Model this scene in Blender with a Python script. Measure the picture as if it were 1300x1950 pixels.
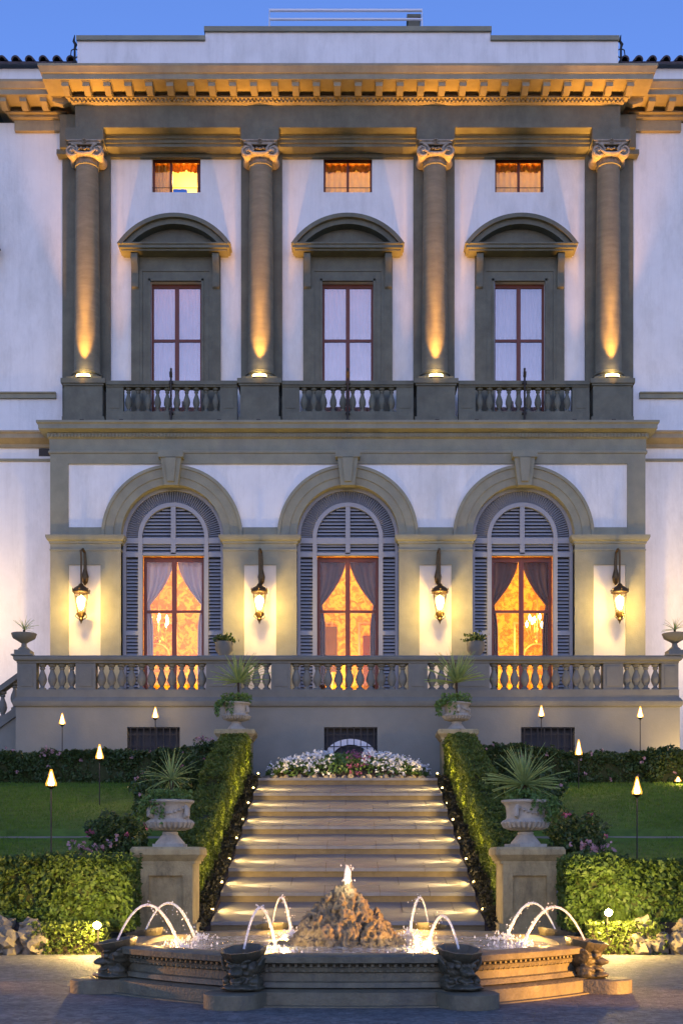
import bpy, bmesh, math, random
import numpy as np
from mathutils import Vector, Matrix, noise, Euler
R = math.radians
PI = math.pi
random.seed(7)
rng = np.random.default_rng(7)
S = bpy.context.scene
for o in list(bpy.data.objects): bpy.data.objects.remove(o)
COL = S.collection

# ------------------------------------------------------------ camera, sky, sun, exposure
F, CX, CY, EYE = 2400.0, 662.0, 1640.0, 1.2      # focal length in photo pixels, principal point, eye height
cam = bpy.data.cameras.new('camera'); co = bpy.data.objects.new('camera', cam); COL.objects.link(co)
cam.sensor_fit = 'VERTICAL'; cam.sensor_height = 36; cam.sensor_width = 24
cam.lens = F / 1950 * 36
cam.shift_x = (650 - CX) / 1950; cam.shift_y = (CY - 975) / 1950
cam.clip_start = .1; cam.clip_end = 2000
co.location = (0, 0, EYE); co.rotation_euler = (R(90), 0, 0)
S.camera = co
S.render.resolution_x = 682; S.render.resolution_y = 1024
w = bpy.data.worlds.new('World'); S.world = w; w.use_nodes = True
nt = w.node_tree; nt.nodes.clear()
sky = nt.nodes.new('ShaderNodeTexSky'); sky.sky_type = 'NISHITA'; sky.sun_disc = False
sky.sun_elevation = R(15.0); sky.sun_rotation = R(180); sky.altitude = 50
sky.air_density = 1.0; sky.dust_density = .3; sky.ozone_density = 6.0
bg = nt.nodes.new('ShaderNodeBackground'); bg.inputs[1].default_value = .12
wo = nt.nodes.new('ShaderNodeOutputWorld')
tint = nt.nodes.new('ShaderNodeMix'); tint.data_type = 'RGBA'; tint.blend_type = 'MULTIPLY'; tint.inputs[0].default_value = 1
tint.inputs[7].default_value = (1.24, 1.0, 1.20, 1)      # violet cast of the blue hour
nt.links.new(sky.outputs[0], tint.inputs[6]); nt.links.new(tint.outputs[2], bg.inputs[0]); nt.links.new(bg.outputs[0], wo.inputs[0])
sl = bpy.data.lights.new('sun', 'SUN'); sl.energy = .10; sl.angle = R(60); sl.color = (.75, .80, 1.0)
so = bpy.data.objects.new('sun', sl); COL.objects.link(so)
so.rotation_euler = (R(62), 0, R(-12))            # soft afterglow from behind the camera
S.view_settings.view_transform = 'Standard'; S.view_settings.look = 'None'
S.view_settings.exposure = .95; S.view_settings.gamma = 1
S.render.engine = 'CYCLES'
S.cycles.max_bounces = 6; S.cycles.diffuse_bounces = 3; S.cycles.glossy_bounces = 3
S.cycles.transmission_bounces = 4; S.cycles.transparent_max_bounces = 12
S.cycles.sample_clamp_indirect = 4
S.cycles.caustics_reflective = False; S.cycles.caustics_refractive = False

def X(px, d): return (px - CX) * d / F
def Z(py, d): return EYE + (CY - py) * d / F

# ------------------------------------------------------------ materials
MATS = {}
def mat(name, col, rough=.8, var=.12, scale=3.0, bump=.0, bscale=30.0, metal=0, spec=.4, dirt=None, dirt_amt=0, dscale=1.2,
        stretch=(1, 1, 1), emit=None, estr=0, trans=0, spots=None, coord='Object'):
    m = bpy.data.materials.new(name); m.use_nodes = True; MATS[name] = m
    n = m.node_tree.nodes; l = m.node_tree.links
    b = n['Principled BSDF']
    b.inputs['Roughness'].default_value = rough; b.inputs['Metallic'].default_value = metal
    b.inputs['Specular IOR Level'].default_value = spec
    tc = n.new('ShaderNodeNewGeometry')
    mp = n.new('ShaderNodeMapping'); mp.inputs['Scale'].default_value = stretch
    l.new(tc.outputs['Position'], mp.inputs[0])
    nz = n.new('ShaderNodeTexNoise'); nz.inputs['Scale'].default_value = scale; nz.inputs['Detail'].default_value = 8
    nz.inputs['Roughness'].default_value = .65
    l.new(mp.outputs[0], nz.inputs[0])
    cr = n.new('ShaderNodeValToRGB'); e = cr.color_ramp.elements
    c = Vector(col)
    e[0].position = .3; e[1].position = .7
    e[0].color = (*(c * (1 - var)), 1); e[1].color = (*[min(1, v) for v in c * (1 + var)], 1)
    l.new(nz.outputs[0], cr.inputs[0]); out = cr.outputs[0]
    if dirt_amt:
        n2 = n.new('ShaderNodeTexNoise'); n2.inputs['Scale'].default_value = dscale; n2.inputs['Detail'].default_value = 10
        n2.inputs['Roughness'].default_value = .75
        m2 = n.new('ShaderNodeMapping'); m2.inputs['Scale'].default_value = (1, 1, .35); m2.inputs['Location'].default_value = (3, 7, 1)
        l.new(tc.outputs['Position'], m2.inputs[0]); l.new(m2.outputs[0], n2.inputs[0])
        r2 = n.new('ShaderNodeValToRGB'); r2.color_ramp.elements[0].position = .48; r2.color_ramp.elements[1].position = .72
        l.new(n2.outputs[0], r2.inputs[0])
        ml = n.new('ShaderNodeMath'); ml.operation = 'MULTIPLY'; ml.inputs[1].default_value = dirt_amt
        l.new(r2.outputs[0], ml.inputs[0])
        mx = n.new('ShaderNodeMix'); mx.data_type = 'RGBA'
        l.new(ml.outputs[0], mx.inputs[0]); l.new(out, mx.inputs[6]); mx.inputs[7].default_value = (*dirt, 1)
        out = mx.outputs[2]
    l.new(out, b.inputs['Base Color'])
    if bump:
        n3 = n.new('ShaderNodeTexNoise'); n3.inputs['Scale'].default_value = bscale; n3.inputs['Detail'].default_value = 6
        l.new(mp.outputs[0], n3.inputs[0])
        bp = n.new('ShaderNodeBump'); bp.inputs['Strength'].default_value = bump; bp.inputs['Distance'].default_value = .02
        l.new(n3.outputs[0], bp.inputs['Height']); l.new(bp.outputs[0], b.inputs['Normal'])
    if emit:
        b.inputs['Emission Color'].default_value = (*emit, 1); b.inputs['Emission Strength'].default_value = estr
    if trans:
        tr = n.new('ShaderNodeBsdfTranslucent'); l.new(out, tr.inputs[0])
        ms = n.new('ShaderNodeMixShader'); ms.inputs[0].default_value = trans
        l.new(b.outputs[0], ms.inputs[1]); l.new(tr.outputs[0], ms.inputs[2])
        l.new(ms.outputs[0], n['Material Output'].inputs[0])
    return m

stucco = mat('stucco', (.80, .80, .76), .9, .05, 1.2, .25, 18, dirt=(.50, .50, .45), dirt_amt=.6, dscale=.7)
n = stucco.node_tree.nodes; l = stucco.node_tree.links; b = n['Principled BSDF']; old = b.inputs['Base Color'].links[0].from_socket
gg = n.new('ShaderNodeNewGeometry'); mp = n.new('ShaderNodeMapping'); mp.inputs['Scale'].default_value = (5, 5, .25); l.new(gg.outputs['Position'], mp.inputs[0])
nz = n.new('ShaderNodeTexNoise'); nz.inputs['Scale'].default_value = 1; nz.inputs['Detail'].default_value = 9; nz.inputs['Roughness'].default_value = .7; l.new(mp.outputs[0], nz.inputs[0])
cr = n.new('ShaderNodeValToRGB'); cr.color_ramp.elements[0].position = .50; cr.color_ramp.elements[1].position = .78
cr.color_ramp.elements[0].color = (1, 1, 1, 1); cr.color_ramp.elements[1].color = (.62, .62, .60, 1); l.new(nz.outputs[0], cr.inputs[0])
mx = n.new('ShaderNodeMix'); mx.data_type = 'RGBA'; mx.blend_type = 'MULTIPLY'; mx.inputs[0].default_value = .30
l.new(old, mx.inputs[6]); l.new(cr.outputs[0], mx.inputs[7]); l.new(mx.outputs[2], b.inputs['Base Color'])
stone_dark = mat('pietra_serena_dark', (.142, .145, .104), .82, .2, 2.2, .3, 25, dirt=(.085, .085, .065), dirt_amt=.6, dscale=1.4)
stone_shaft = mat('column_stone', (.185, .175, .115), .75, .2, 2.0, .3, 25, dirt=(.10, .095, .08), dirt_amt=.5, dscale=1.6, stretch=(1, 1, 4))
stone_mid = mat('pietra_serena', (.25, .25, .175), .82, .14, 2.0, .25, 25, dirt=(.17, .165, .15), dirt_amt=.5, dscale=1.0)
stone_cornice = mat('cornice_stone', (.33, .28, .17), .82, .16, 2.0, .3, 25, dirt=(.2, .17, .13), dirt_amt=.5, dscale=1.5)
panel_cream = mat('cream_panel', (.62, .58, .48), .9, .06, 1.5, .2, 20, dirt=(.45, .42, .36), dirt_amt=.4, dscale=.8)
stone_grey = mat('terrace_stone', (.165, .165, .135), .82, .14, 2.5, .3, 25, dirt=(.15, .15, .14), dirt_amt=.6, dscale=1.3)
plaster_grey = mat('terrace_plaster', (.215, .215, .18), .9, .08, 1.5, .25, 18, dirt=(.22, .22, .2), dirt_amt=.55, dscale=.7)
stone_tan = mat('weathered_stone', (.37, .30, .15), .85, .22, 6, .5, 40, dirt=(.11, .095, .055), dirt_amt=.9, dscale=3.5)
stone_urn = mat('urn_stone', (.37, .34, .27), .85, .15, 7, .4, 40, dirt=(.18, .17, .15), dirt_amt=.6, dscale=5)
stone_fount = mat('fountain_stone', (.15, .135, .085), .6, .3, 6, .5, 40, dirt=(.07, .07, .065), dirt_amt=.8, dscale=3)
fount_dark = mat('wet_carved_stone', (.075, .07, .045), .38, .35, 8, .5, 40, dirt=(.03, .03, .02), dirt_amt=.6, dscale=5)
rock_m = mat('tufa_rock', (.19, .155, .095), .7, .45, 9, .9, 30, dirt=(.045, .035, .015), dirt_amt=.9, dscale=9)
rock_b = mat('border_rock', (.22, .185, .13), .85, .3, 6, .8, 25, dirt=(.10, .10, .06), dirt_amt=.7, dscale=5)
step_m = mat('step_stone', (.150, .155, .163), .34, .25, 7, .4, 50, dirt=(.14, .135, .13), dirt_amt=.6, dscale=3, stretch=(.35, 1, 1))
riser_m = mat('riser_stone', (.15, .12, .065), .8, .2, 6, .4, 50, dirt=(.12, .10, .07), dirt_amt=.5, dscale=3)
wood = mat('red_brown_wood', (.13, .03, .014), .45, .15, 8, stretch=(1, 1, .2))
shutter_m = mat('grey_shutter_paint', (.26, .28, .31), .55, .06, 4)
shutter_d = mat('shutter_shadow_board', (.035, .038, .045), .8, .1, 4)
iron = mat('dark_iron', (.03, .028, .025), .5, .2, 20, metal=.6)
bronze = mat('lantern_bronze', (.10, .065, .03), .4, .3, 20, metal=.8)
white_metal = mat('white_railing_paint', (.75, .76, .8), .4, .03)
tile_m = mat('dark_roof_tile', (.07, .06, .07), .8, .3, 6, .4, 20)
leaf_a = mat('box_hedge_leaf', (.065, .115, .020), .6, .6, 9, trans=.3)
leaf_r = mat('rose_leaf', (.045, .08, .02), .5, .6, 12, trans=.25)
leaf_s = mat('stair_hedge_leaf', (.095, .135, .020), .6, .5, 10, trans=.3)
leaf_y = mat('yucca_leaf', (.26, .36, .13), .45, .3, 6, trans=.25)
leaf_t = mat('trailing_leaf', (.11, .20, .05), .5, .4, 14, trans=.3)
mulch = mat('dark_soil', (.045, .032, .022), .95, .4, 20, 1, 60)
hedge_core = mat('hedge_twigs', (.030, .038, .010), .95, .4, 20)
grass_m = mat('lawn_turf', (.085, .15, .016), .95, .35, 3, .8, 120, dirt=(.055, .11, .012), dirt_amt=.5, dscale=.6)
blade_m = mat('grass_blade', (.10, .185, .018), .9, .4, 4, trans=.3)
white_fl = mat('white_petal', (.8, .8, .78), .6, .05, trans=.2)
pink_fl = mat('pink_petal', (.34, .10, .17), .6, .25, 20, trans=.2)
pale_fl = mat('pale_pink_petal', (.42, .25, .27), .6, .2, 20, trans=.2)
red_leaf = mat('bronze_bedding_leaf', (.040, .038, .016), .6, .5, 14, trans=.2)
sheer = mat('sheer_curtain', (.62, .50, .48), .9, .05, 2, trans=.5)
drape_w = mat('pale_silk_drape', (.55, .48, .48), .6, .06, 2, trans=.3)
drape_b = mat('brown_velvet_drape', (.12, .055, .03), .7, .2, 6)
valance_m = mat('red_brown_valance', (.55, .26, .04), .8, .4, 12, trans=.5)
room_dark = mat('upper_room_plaster', (.45, .38, .33), .9, .05)
room_yel = mat('attic_room_plaster', (.85, .70, .40), .9, .03)
tan_curt = mat('tan_curtain', (.70, .55, .22), .8, .08, trans=.4)
cloth_m = mat('cream_cloth', (.85, .75, .5), .8, .05)
blue_box = mat('blue_plastic', (.05, .22, .65), .5, .05)
gold_m = mat('gilt_metal', (.8, .5, .15), .3, .1, metal=.8)
bulb_m = mat('warm_bulb', (1, .8, .5), emit=(1, .68, .25), estr=14)
flame_m = mat('torch_glow', (1, .8, .5), emit=(1, .62, .20), estr=9)
lantern_glow = mat('lantern_glow', (1, .9, .6), emit=(1, .72, .28), estr=9)
lens_m = mat('uplight_lens', (1, .9, .6), emit=(1, .66, .22), estr=9)
flood_m = mat('flood_lens', (1, .85, .5), emit=(1, .70, .26), estr=90)
steplens = mat('step_lamp_lens', (1, .85, .5), emit=(1, .64, .2), estr=9)

# patterned silk wallpaper of the saloon
m = mat('damask_wallpaper', (.78, .34, .06), .7, .1)
n = m.node_tree.nodes; l = m.node_tree.links
g = n.new('ShaderNodeNewGeometry'); nz = n.new('ShaderNodeTexNoise'); nz.inputs['Scale'].default_value = 5.0; nz.inputs['Detail'].default_value = 5
nz.inputs['Distortion'].default_value = 1.2; l.new(g.outputs['Position'], nz.inputs[0])
cr = n.new('ShaderNodeValToRGB'); e = cr.color_ramp.elements; e[0].position = .42; e[1].position = .58
e[0].color = (.55, .19, .012, 1); e[1].color = (.85, .46, .04, 1)
l.new(nz.outputs[0], cr.inputs[0]); l.new(cr.outputs[0], n['Principled BSDF'].inputs['Base Color']); room_or = m

def glass(name, refl, tint=(1, 1, 1)):
    m = bpy.data.materials.new(name); m.use_nodes = True; n = m.node_tree.nodes; l = m.node_tree.links
    n.remove(n['Principled BSDF'])
    t = n.new('ShaderNodeBsdfTransparent'); t.inputs[0].default_value = (*tint, 1)
    gl = n.new('ShaderNodeBsdfGlossy'); gl.inputs['Roughness'].default_value = .02
    nz = n.new('ShaderNodeTexNoise'); nz.inputs['Scale'].default_value = 1.3
    gg = n.new('ShaderNodeNewGeometry'); l.new(gg.outputs['Position'], nz.inputs[0])
    bp = n.new('ShaderNodeBump'); bp.inputs['Strength'].default_value = .12; bp.inputs['Distance'].default_value = .05
    l.new(nz.outputs[0], bp.inputs['Height']); l.new(bp.outputs[0], gl.inputs['Normal'])
    mx = n.new('ShaderNodeMixShader'); mx.inputs[0].default_value = refl
    l.new(t.outputs[0], mx.inputs[1]); l.new(gl.outputs[0], mx.inputs[2]); l.new(mx.outputs[0], n['Material Output'].inputs[0])
    return m
glass_up = glass('upper_window_glass', .17); glass_at = glass('attic_glass', .03); glass_lo = [glass('door_glass_lit_by_sky', .030), glass('door_glass', .016), glass('door_glass_dim', .007)]; glass_lan = glass('lantern_glass', .08, (1, .95, .85))

torch_halo = bpy.data.materials.new('amber_torch_halo'); torch_halo.use_nodes = True  # see-through emissive shell, put in for the orange halo around each flame
n = torch_halo.node_tree.nodes; l = torch_halo.node_tree.links
em = n.new('ShaderNodeEmission'); em.inputs[0].default_value = (1, .42, .06, 1); em.inputs[1].default_value = 2.0
tp = n.new('ShaderNodeBsdfTransparent'); mx = n.new('ShaderNodeMixShader'); mx.inputs[0].default_value = .72
l.new(em.outputs[0], mx.inputs[1]); l.new(tp.outputs[0], mx.inputs[2]); l.new(mx.outputs[0], n['Material Output'].inputs[0])
# water surface
def watermat(name, rough, foam, col):
    m = bpy.data.materials.new(name); m.use_nodes = True; n = m.node_tree.nodes; l = m.node_tree.links
    b = n['Principled BSDF']; b.inputs['Roughness'].default_value = rough
    gg = n.new('ShaderNodeNewGeometry')
    nz = n.new('ShaderNodeTexNoise'); nz.inputs['Scale'].default_value = 14; nz.inputs['Detail'].default_value = 6; nz.inputs['Distortion'].default_value = 1
    l.new(gg.outputs['Position'], nz.inputs[0])
    cr = n.new('ShaderNodeValToRGB'); e = cr.color_ramp.elements; e[0].position = .48; e[1].position = foam
    e[0].color = (*col, 1); e[1].color = (.75, .8, .78, 1)
    l.new(nz.outputs[0], cr.inputs[0]); l.new(cr.outputs[0], b.inputs['Base Color'])
    bp = n.new('ShaderNodeBump'); bp.inputs['Strength'].default_value = .8; bp.inputs['Distance'].default_value = .03
    l.new(nz.outputs[0], bp.inputs['Height']); l.new(bp.outputs[0], b.inputs['Normal'])
    return m
water_m = watermat('rippled_water', .08, .60, (.10, .12, .11))
jet_m = bpy.data.materials.new('jet_water'); jet_m.use_nodes = True
n = jet_m.node_tree.nodes; l = jet_m.node_tree.links
b = n['Principled BSDF']; b.inputs['Base Color'].default_value = (.92, .92, .92, 1); b.inputs['Roughness'].default_value = .15
tr = n.new('ShaderNodeBsdfTranslucent'); tr.inputs[0].default_value = (.95, .95, .95, 1)
tp = n.new('ShaderNodeBsdfTransparent'); m1 = n.new('ShaderNodeMixShader'); m1.inputs[0].default_value = .5
m2 = n.new('ShaderNodeMixShader')
nz = n.new('ShaderNodeTexNoise'); nz.inputs['Scale'].default_value = 45; gg = n.new('ShaderNodeNewGeometry'); l.new(gg.outputs['Position'], nz.inputs[0])
cr = n.new('ShaderNodeValToRGB'); cr.color_ramp.elements[0].position = .45; cr.color_ramp.elements[1].position = .75
cr.color_ramp.elements[1].color = (.6, .6, .6, 1)
l.new(nz.outputs[0], cr.inputs[0]); l.new(cr.outputs[0], m2.inputs[0])
l.new(b.outputs[0], m1.inputs[1]); l.new(tr.outputs[0], m1.inputs[2]); l.new(m1.outputs[0], m2.inputs[1]); l.new(tp.outputs[0], m2.inputs[2])
l.new(m2.outputs[0], n['Material Output'].inputs[0])

# court paving: small setts in arcs
pave = mat('court_setts', (.165, .158, .140), .74, .35, 5, .0, dirt=(.075, .075, .085), dirt_amt=.7, dscale=1.5)
n = pave.node_tree.nodes; l = pave.node_tree.links; b = n['Principled BSDF']
vo = n.new('ShaderNodeTexVoronoi'); vo.inputs['Scale'].default_value = 22; gg = n.new('ShaderNodeNewGeometry')
vo.feature = 'DISTANCE_TO_EDGE'; l.new(gg.outputs['Position'], vo.inputs[0])
v2 = n.new('ShaderNodeTexVoronoi'); v2.inputs['Scale'].default_value = 22; l.new(gg.outputs['Position'], v2.inputs[0])
sp = n.new('ShaderNodeSeparateColor'); l.new(v2.outputs['Color'], sp.inputs[0])
mr = n.new('ShaderNodeMapRange'); mr.inputs[3].default_value = .70; mr.inputs[4].default_value = 1.35; l.new(sp.outputs[0], mr.inputs[0])
old = b.inputs['Base Color'].links[0].from_socket
mc = n.new('ShaderNodeVectorMath'); mc.operation = 'SCALE'; l.new(old, mc.inputs[0]); l.new(mr.outputs[0], mc.inputs['Scale']); l.new(mc.outputs[0], b.inputs['Base Color'])
cr = n.new('ShaderNodeValToRGB'); cr.color_ramp.elements[0].position = .0; cr.color_ramp.elements[1].position = .12
l.new(vo.outputs['Distance'], cr.inputs[0])
bp = n.new('ShaderNodeBump'); bp.inputs['Strength'].default_value = .7; bp.inputs['Distance'].default_value = .012
l.new(cr.outputs[0], bp.inputs['Height']); l.new(bp.outputs[0], b.inputs['Normal'])

# ------------------------------------------------------------ mesh builder
class MB:
    def __init__(s): s.v = []; s.f = []
    def add(s, vs, fs):
        k = len(s.v); s.v.extend([tuple(p) for p in vs]); s.f.extend([tuple(i + k for i in f) for f in fs]); return s
    def box(s, x0, x1, y0, y1, z0, z1):
        if x0 > x1: x0, x1 = x1, x0
        return s.add([(x0, y0, z0), (x1, y0, z0), (x1, y1, z0), (x0, y1, z0), (x0, y0, z1), (x1, y0, z1), (x1, y1, z1), (x0, y1, z1)],
                     [(0, 3, 2, 1), (4, 5, 6, 7), (0, 1, 5, 4), (1, 2, 6, 5), (2, 3, 7, 6), (3, 0, 4, 7)])
    def prism(s, poly, y0, y1):           # polygon in x,z pushed along y
        n = len(poly)
        vs = [(x, y0, z) for x, z in poly] + [(x, y1, z) for x, z in poly]
        fs = [tuple(range(n)), tuple(range(2 * n - 1, n - 1, -1))] + [(i, i + n, (i + 1) % n + n, (i + 1) % n) for i in range(n)]
        return s.add(vs, fs)
    def ring(s, cx, cz, r0, r1, y0, y1, a0=0, a1=180, n=36, sz=1):
        vs = []
        for i in range(n + 1):
            a = R(a0 + (a1 - a0) * i / n); c, t = math.cos(a), math.sin(a) * sz
            vs += [(cx + r0 * c, y0, cz + r0 * t), (cx + r1 * c, y0, cz + r1 * t), (cx + r1 * c, y1, cz + r1 * t), (cx + r0 * c, y1, cz + r0 * t)]
        fs = [(0, 1, 2, 3)] + [tuple(4 * n + j for j in (3, 2, 1, 0))]
        for i in range(n):
            k = 4 * i
            for j in range(4): fs.append((k + j, k + 4 + j, k + 4 + (j + 1) % 4, k + (j + 1) % 4))
        return s.add(vs, fs)
    def lathe(s, prof, cx=0, cy=0, n=16, ph=0, sx=1, sy=1, cap=True, flute=0, nf=0):
        vs = []
        for r, z in prof:
            for i in range(n):
                a = ph + 2 * PI * i / n
                rr = r * (1 + (flute * math.cos(nf * a) if flute else 0))
                vs.append((cx + sx * rr * math.cos(a), cy + sy * rr * math.sin(a), z))
        fs = []
        for j in range(len(prof) - 1):
            for i in range(n): fs.append((j * n + i, j * n + (i + 1) % n, (j + 1) * n + (i + 1) % n, (j + 1) * n + i))
        if cap: fs += [tuple(range(n - 1, -1, -1)), tuple(range((len(prof) - 1) * n, len(prof) * n))]
        return s.add(vs, fs)
    def tube(s, pts, r, n=8):
        pts = [Vector(p) for p in pts]; m = len(pts)
        rs = r if isinstance(r, (list, tuple)) else [r] * m
        up = None; vs = []
        for i, p in enumerate(pts):
            t = (pts[min(i + 1, m - 1)] - pts[max(i - 1, 0)]).normalized()
            if up is None: up = Vector((0, 1, 0)) if abs(t.y) < .9 else Vector((1, 0, 0))
            u = t.cross(up).normalized(); v = u.cross(t).normalized(); up = v
            for k in range(n):
                a = 2 * PI * k / n; vs.append(p + (u * math.cos(a) + v * math.sin(a)) * rs[i])
        fs = [(j * n + k, j * n + (k + 1) % n, (j + 1) * n + (k + 1) % n, (j + 1) * n + k) for j in range(m - 1) for k in range(n)]
        fs += [tuple(range(n - 1, -1, -1)), tuple(range((m - 1) * n, m * n))]
        return s.add(vs, fs)
    def usweep(s, prof, x0, x1, y0, yb):  # moulding profile (projection, z) round front and both returns
        k = len(prof); vs = []
        for p, z in prof: vs += [(x0 - p, yb, z), (x0 - p, y0 - p, z), (x1 + p, y0 - p, z), (x1 + p, yb, z)]
        fs = []
        for j in range(k - 1):
            for i in range(3): fs.append((4 * j + i, 4 * j + i + 1, 4 * j + 5 + i, 4 * j + 4 + i))
        fs.append((4 * k - 4, 4 * k - 3, 4 * k - 2, 4 * k - 1)); fs.append((0, 3, 2, 1))
        return s.add(vs, fs)
    def xform(s, M, k=0):
        for i in range(k, len(s.v)): s.v[i] = tuple(M @ Vector(s.v[i]))
        return s
    def mesh(s, name, m, smooth=40):
        me = bpy.data.meshes.new(name); me.from_pydata(s.v, [], s.f); me.validate()
        bm = bmesh.new(); bm.from_mesh(me); bmesh.ops.recalc_face_normals(bm, faces=bm.faces); bm.to_mesh(me); bm.free()
        if m: me.materials.append(m)
        if smooth:
            me.shade_smooth(); me.set_sharp_from_angle(angle=R(smooth))
        return me

ORG = {}
def tag(o, label=None, cat=None, group=None, kind=None):
    if label: o['label'] = label
    if cat: o['category'] = cat
    if group: o['group'] = group
    if kind: o['kind'] = kind
    return o
def thing(name, label, cat, loc=(0, 0, 0), group=None):
    o = bpy.data.objects.new(name, None); o.empty_display_size = .2; COL.objects.link(o)
    o.location = loc; ORG[o.name] = Vector(loc); return tag(o, label, cat, group)
def part(name, geo, m, parent=None, label=None, kind=None, smooth=40, local=False):
    me = geo.mesh(name, m, smooth) if isinstance(geo, MB) else geo
    org = ORG.get(parent.name, Vector((0, 0, 0))) if parent else Vector((0, 0, 0))
    if parent and not local: me.transform(Matrix.Translation(-org))
    o = bpy.data.objects.new(name, me); COL.objects.link(o)
    if parent: o.parent = parent; ORG[o.name] = org
    return tag(o, label, kind=kind)
def inst(name, me, parent, loc, rot=(0, 0, 0), sc=(1, 1, 1), kind=None):
    o = bpy.data.objects.new(name, me); COL.objects.link(o); o.parent = parent
    o.location = Vector(loc) - ORG.get(parent.name, Vector((0, 0, 0))); o.rotation_euler = rot; o.scale = sc
    return tag(o, kind=kind)
def kids(o): return [c for c in COL.objects if c.parent == o]
def dup(root, loc, rz=0, label=None, sc=None):
    def cp(o, par):
        c = o.copy(); COL.objects.link(c); c.parent = par
        for ch in list(o.children): cp(ch, c)
        return c
    c = cp(root, None); c.location = loc; c.rotation_euler = (0, 0, rz)
    if sc: c.scale = sc
    if label: c['label'] = label
    ORG[c.name] = Vector(loc)
    return c
def structure(name, geo, m, smooth=0):
    return part(name, geo, m, None, kind='structure', smooth=smooth)
WARM = (1, .43, .075)
def lamp(kind, loc, power, parent=None, target=None, size=.05, spot=60, blend=.6, col=WARM, name='lamp_light'):
    d = bpy.data.lights.new(name, kind); d.energy = power; d.color = col
    if kind != 'SUN': d.shadow_soft_size = size
    if kind == 'SPOT': d.spot_size = R(spot); d.spot_blend = blend
    o = bpy.data.objects.new(name, d); COL.objects.link(o)
    if target is not None:
        o.rotation_euler = (Vector(target) - Vector(loc)).to_track_quat('-Z', 'Y').to_euler()
    if parent: o.parent = parent; o.location = Vector(loc) - ORG.get(parent.name, Vector((0, 0, 0)))
    else: o.location = loc
    return o
def npmesh(name, V, nper, m):             # V: (N, nper, 3) separate polygons
    N = V.shape[0]; me = bpy.data.meshes.new(name)
    me.vertices.add(N * nper); me.vertices.foreach_set('co', V.astype(np.float32).ravel())
    me.loops.add(N * nper); me.loops.foreach_set('vertex_index', np.arange(N * nper, dtype=np.int32))
    me.polygons.add(N); me.polygons.foreach_set('loop_start', np.arange(0, N * nper, nper, dtype=np.int32))
    me.polygons.foreach_set('loop_total', np.full(N, nper, dtype=np.int32))
    me.update(calc_edges=True); me.materials.append(m); return me
def leaf_mesh(name, P, size, m, nrm=None, flat=.6, aspect=.55):
    """pointed leaf quads at points P"""
    N = len(P); d = rng.normal(size=(N, 3))
    if nrm is not None: d = d * flat + nrm
    d /= np.linalg.norm(d, axis=1, keepdims=True) + 1e-9
    a = rng.normal(size=(N, 3)); a -= (a * d).sum(1, keepdims=True) * d; a /= np.linalg.norm(a, axis=1, keepdims=True) + 1e-9
    b = np.cross(d, a); s = (size * rng.uniform(.6, 1.35, N))[:, None]
    V = np.stack([P - a * s, P + b * s * aspect, P + a * s, P - b * s * aspect], 1)
    return npmesh(name, V, 4, m)

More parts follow.
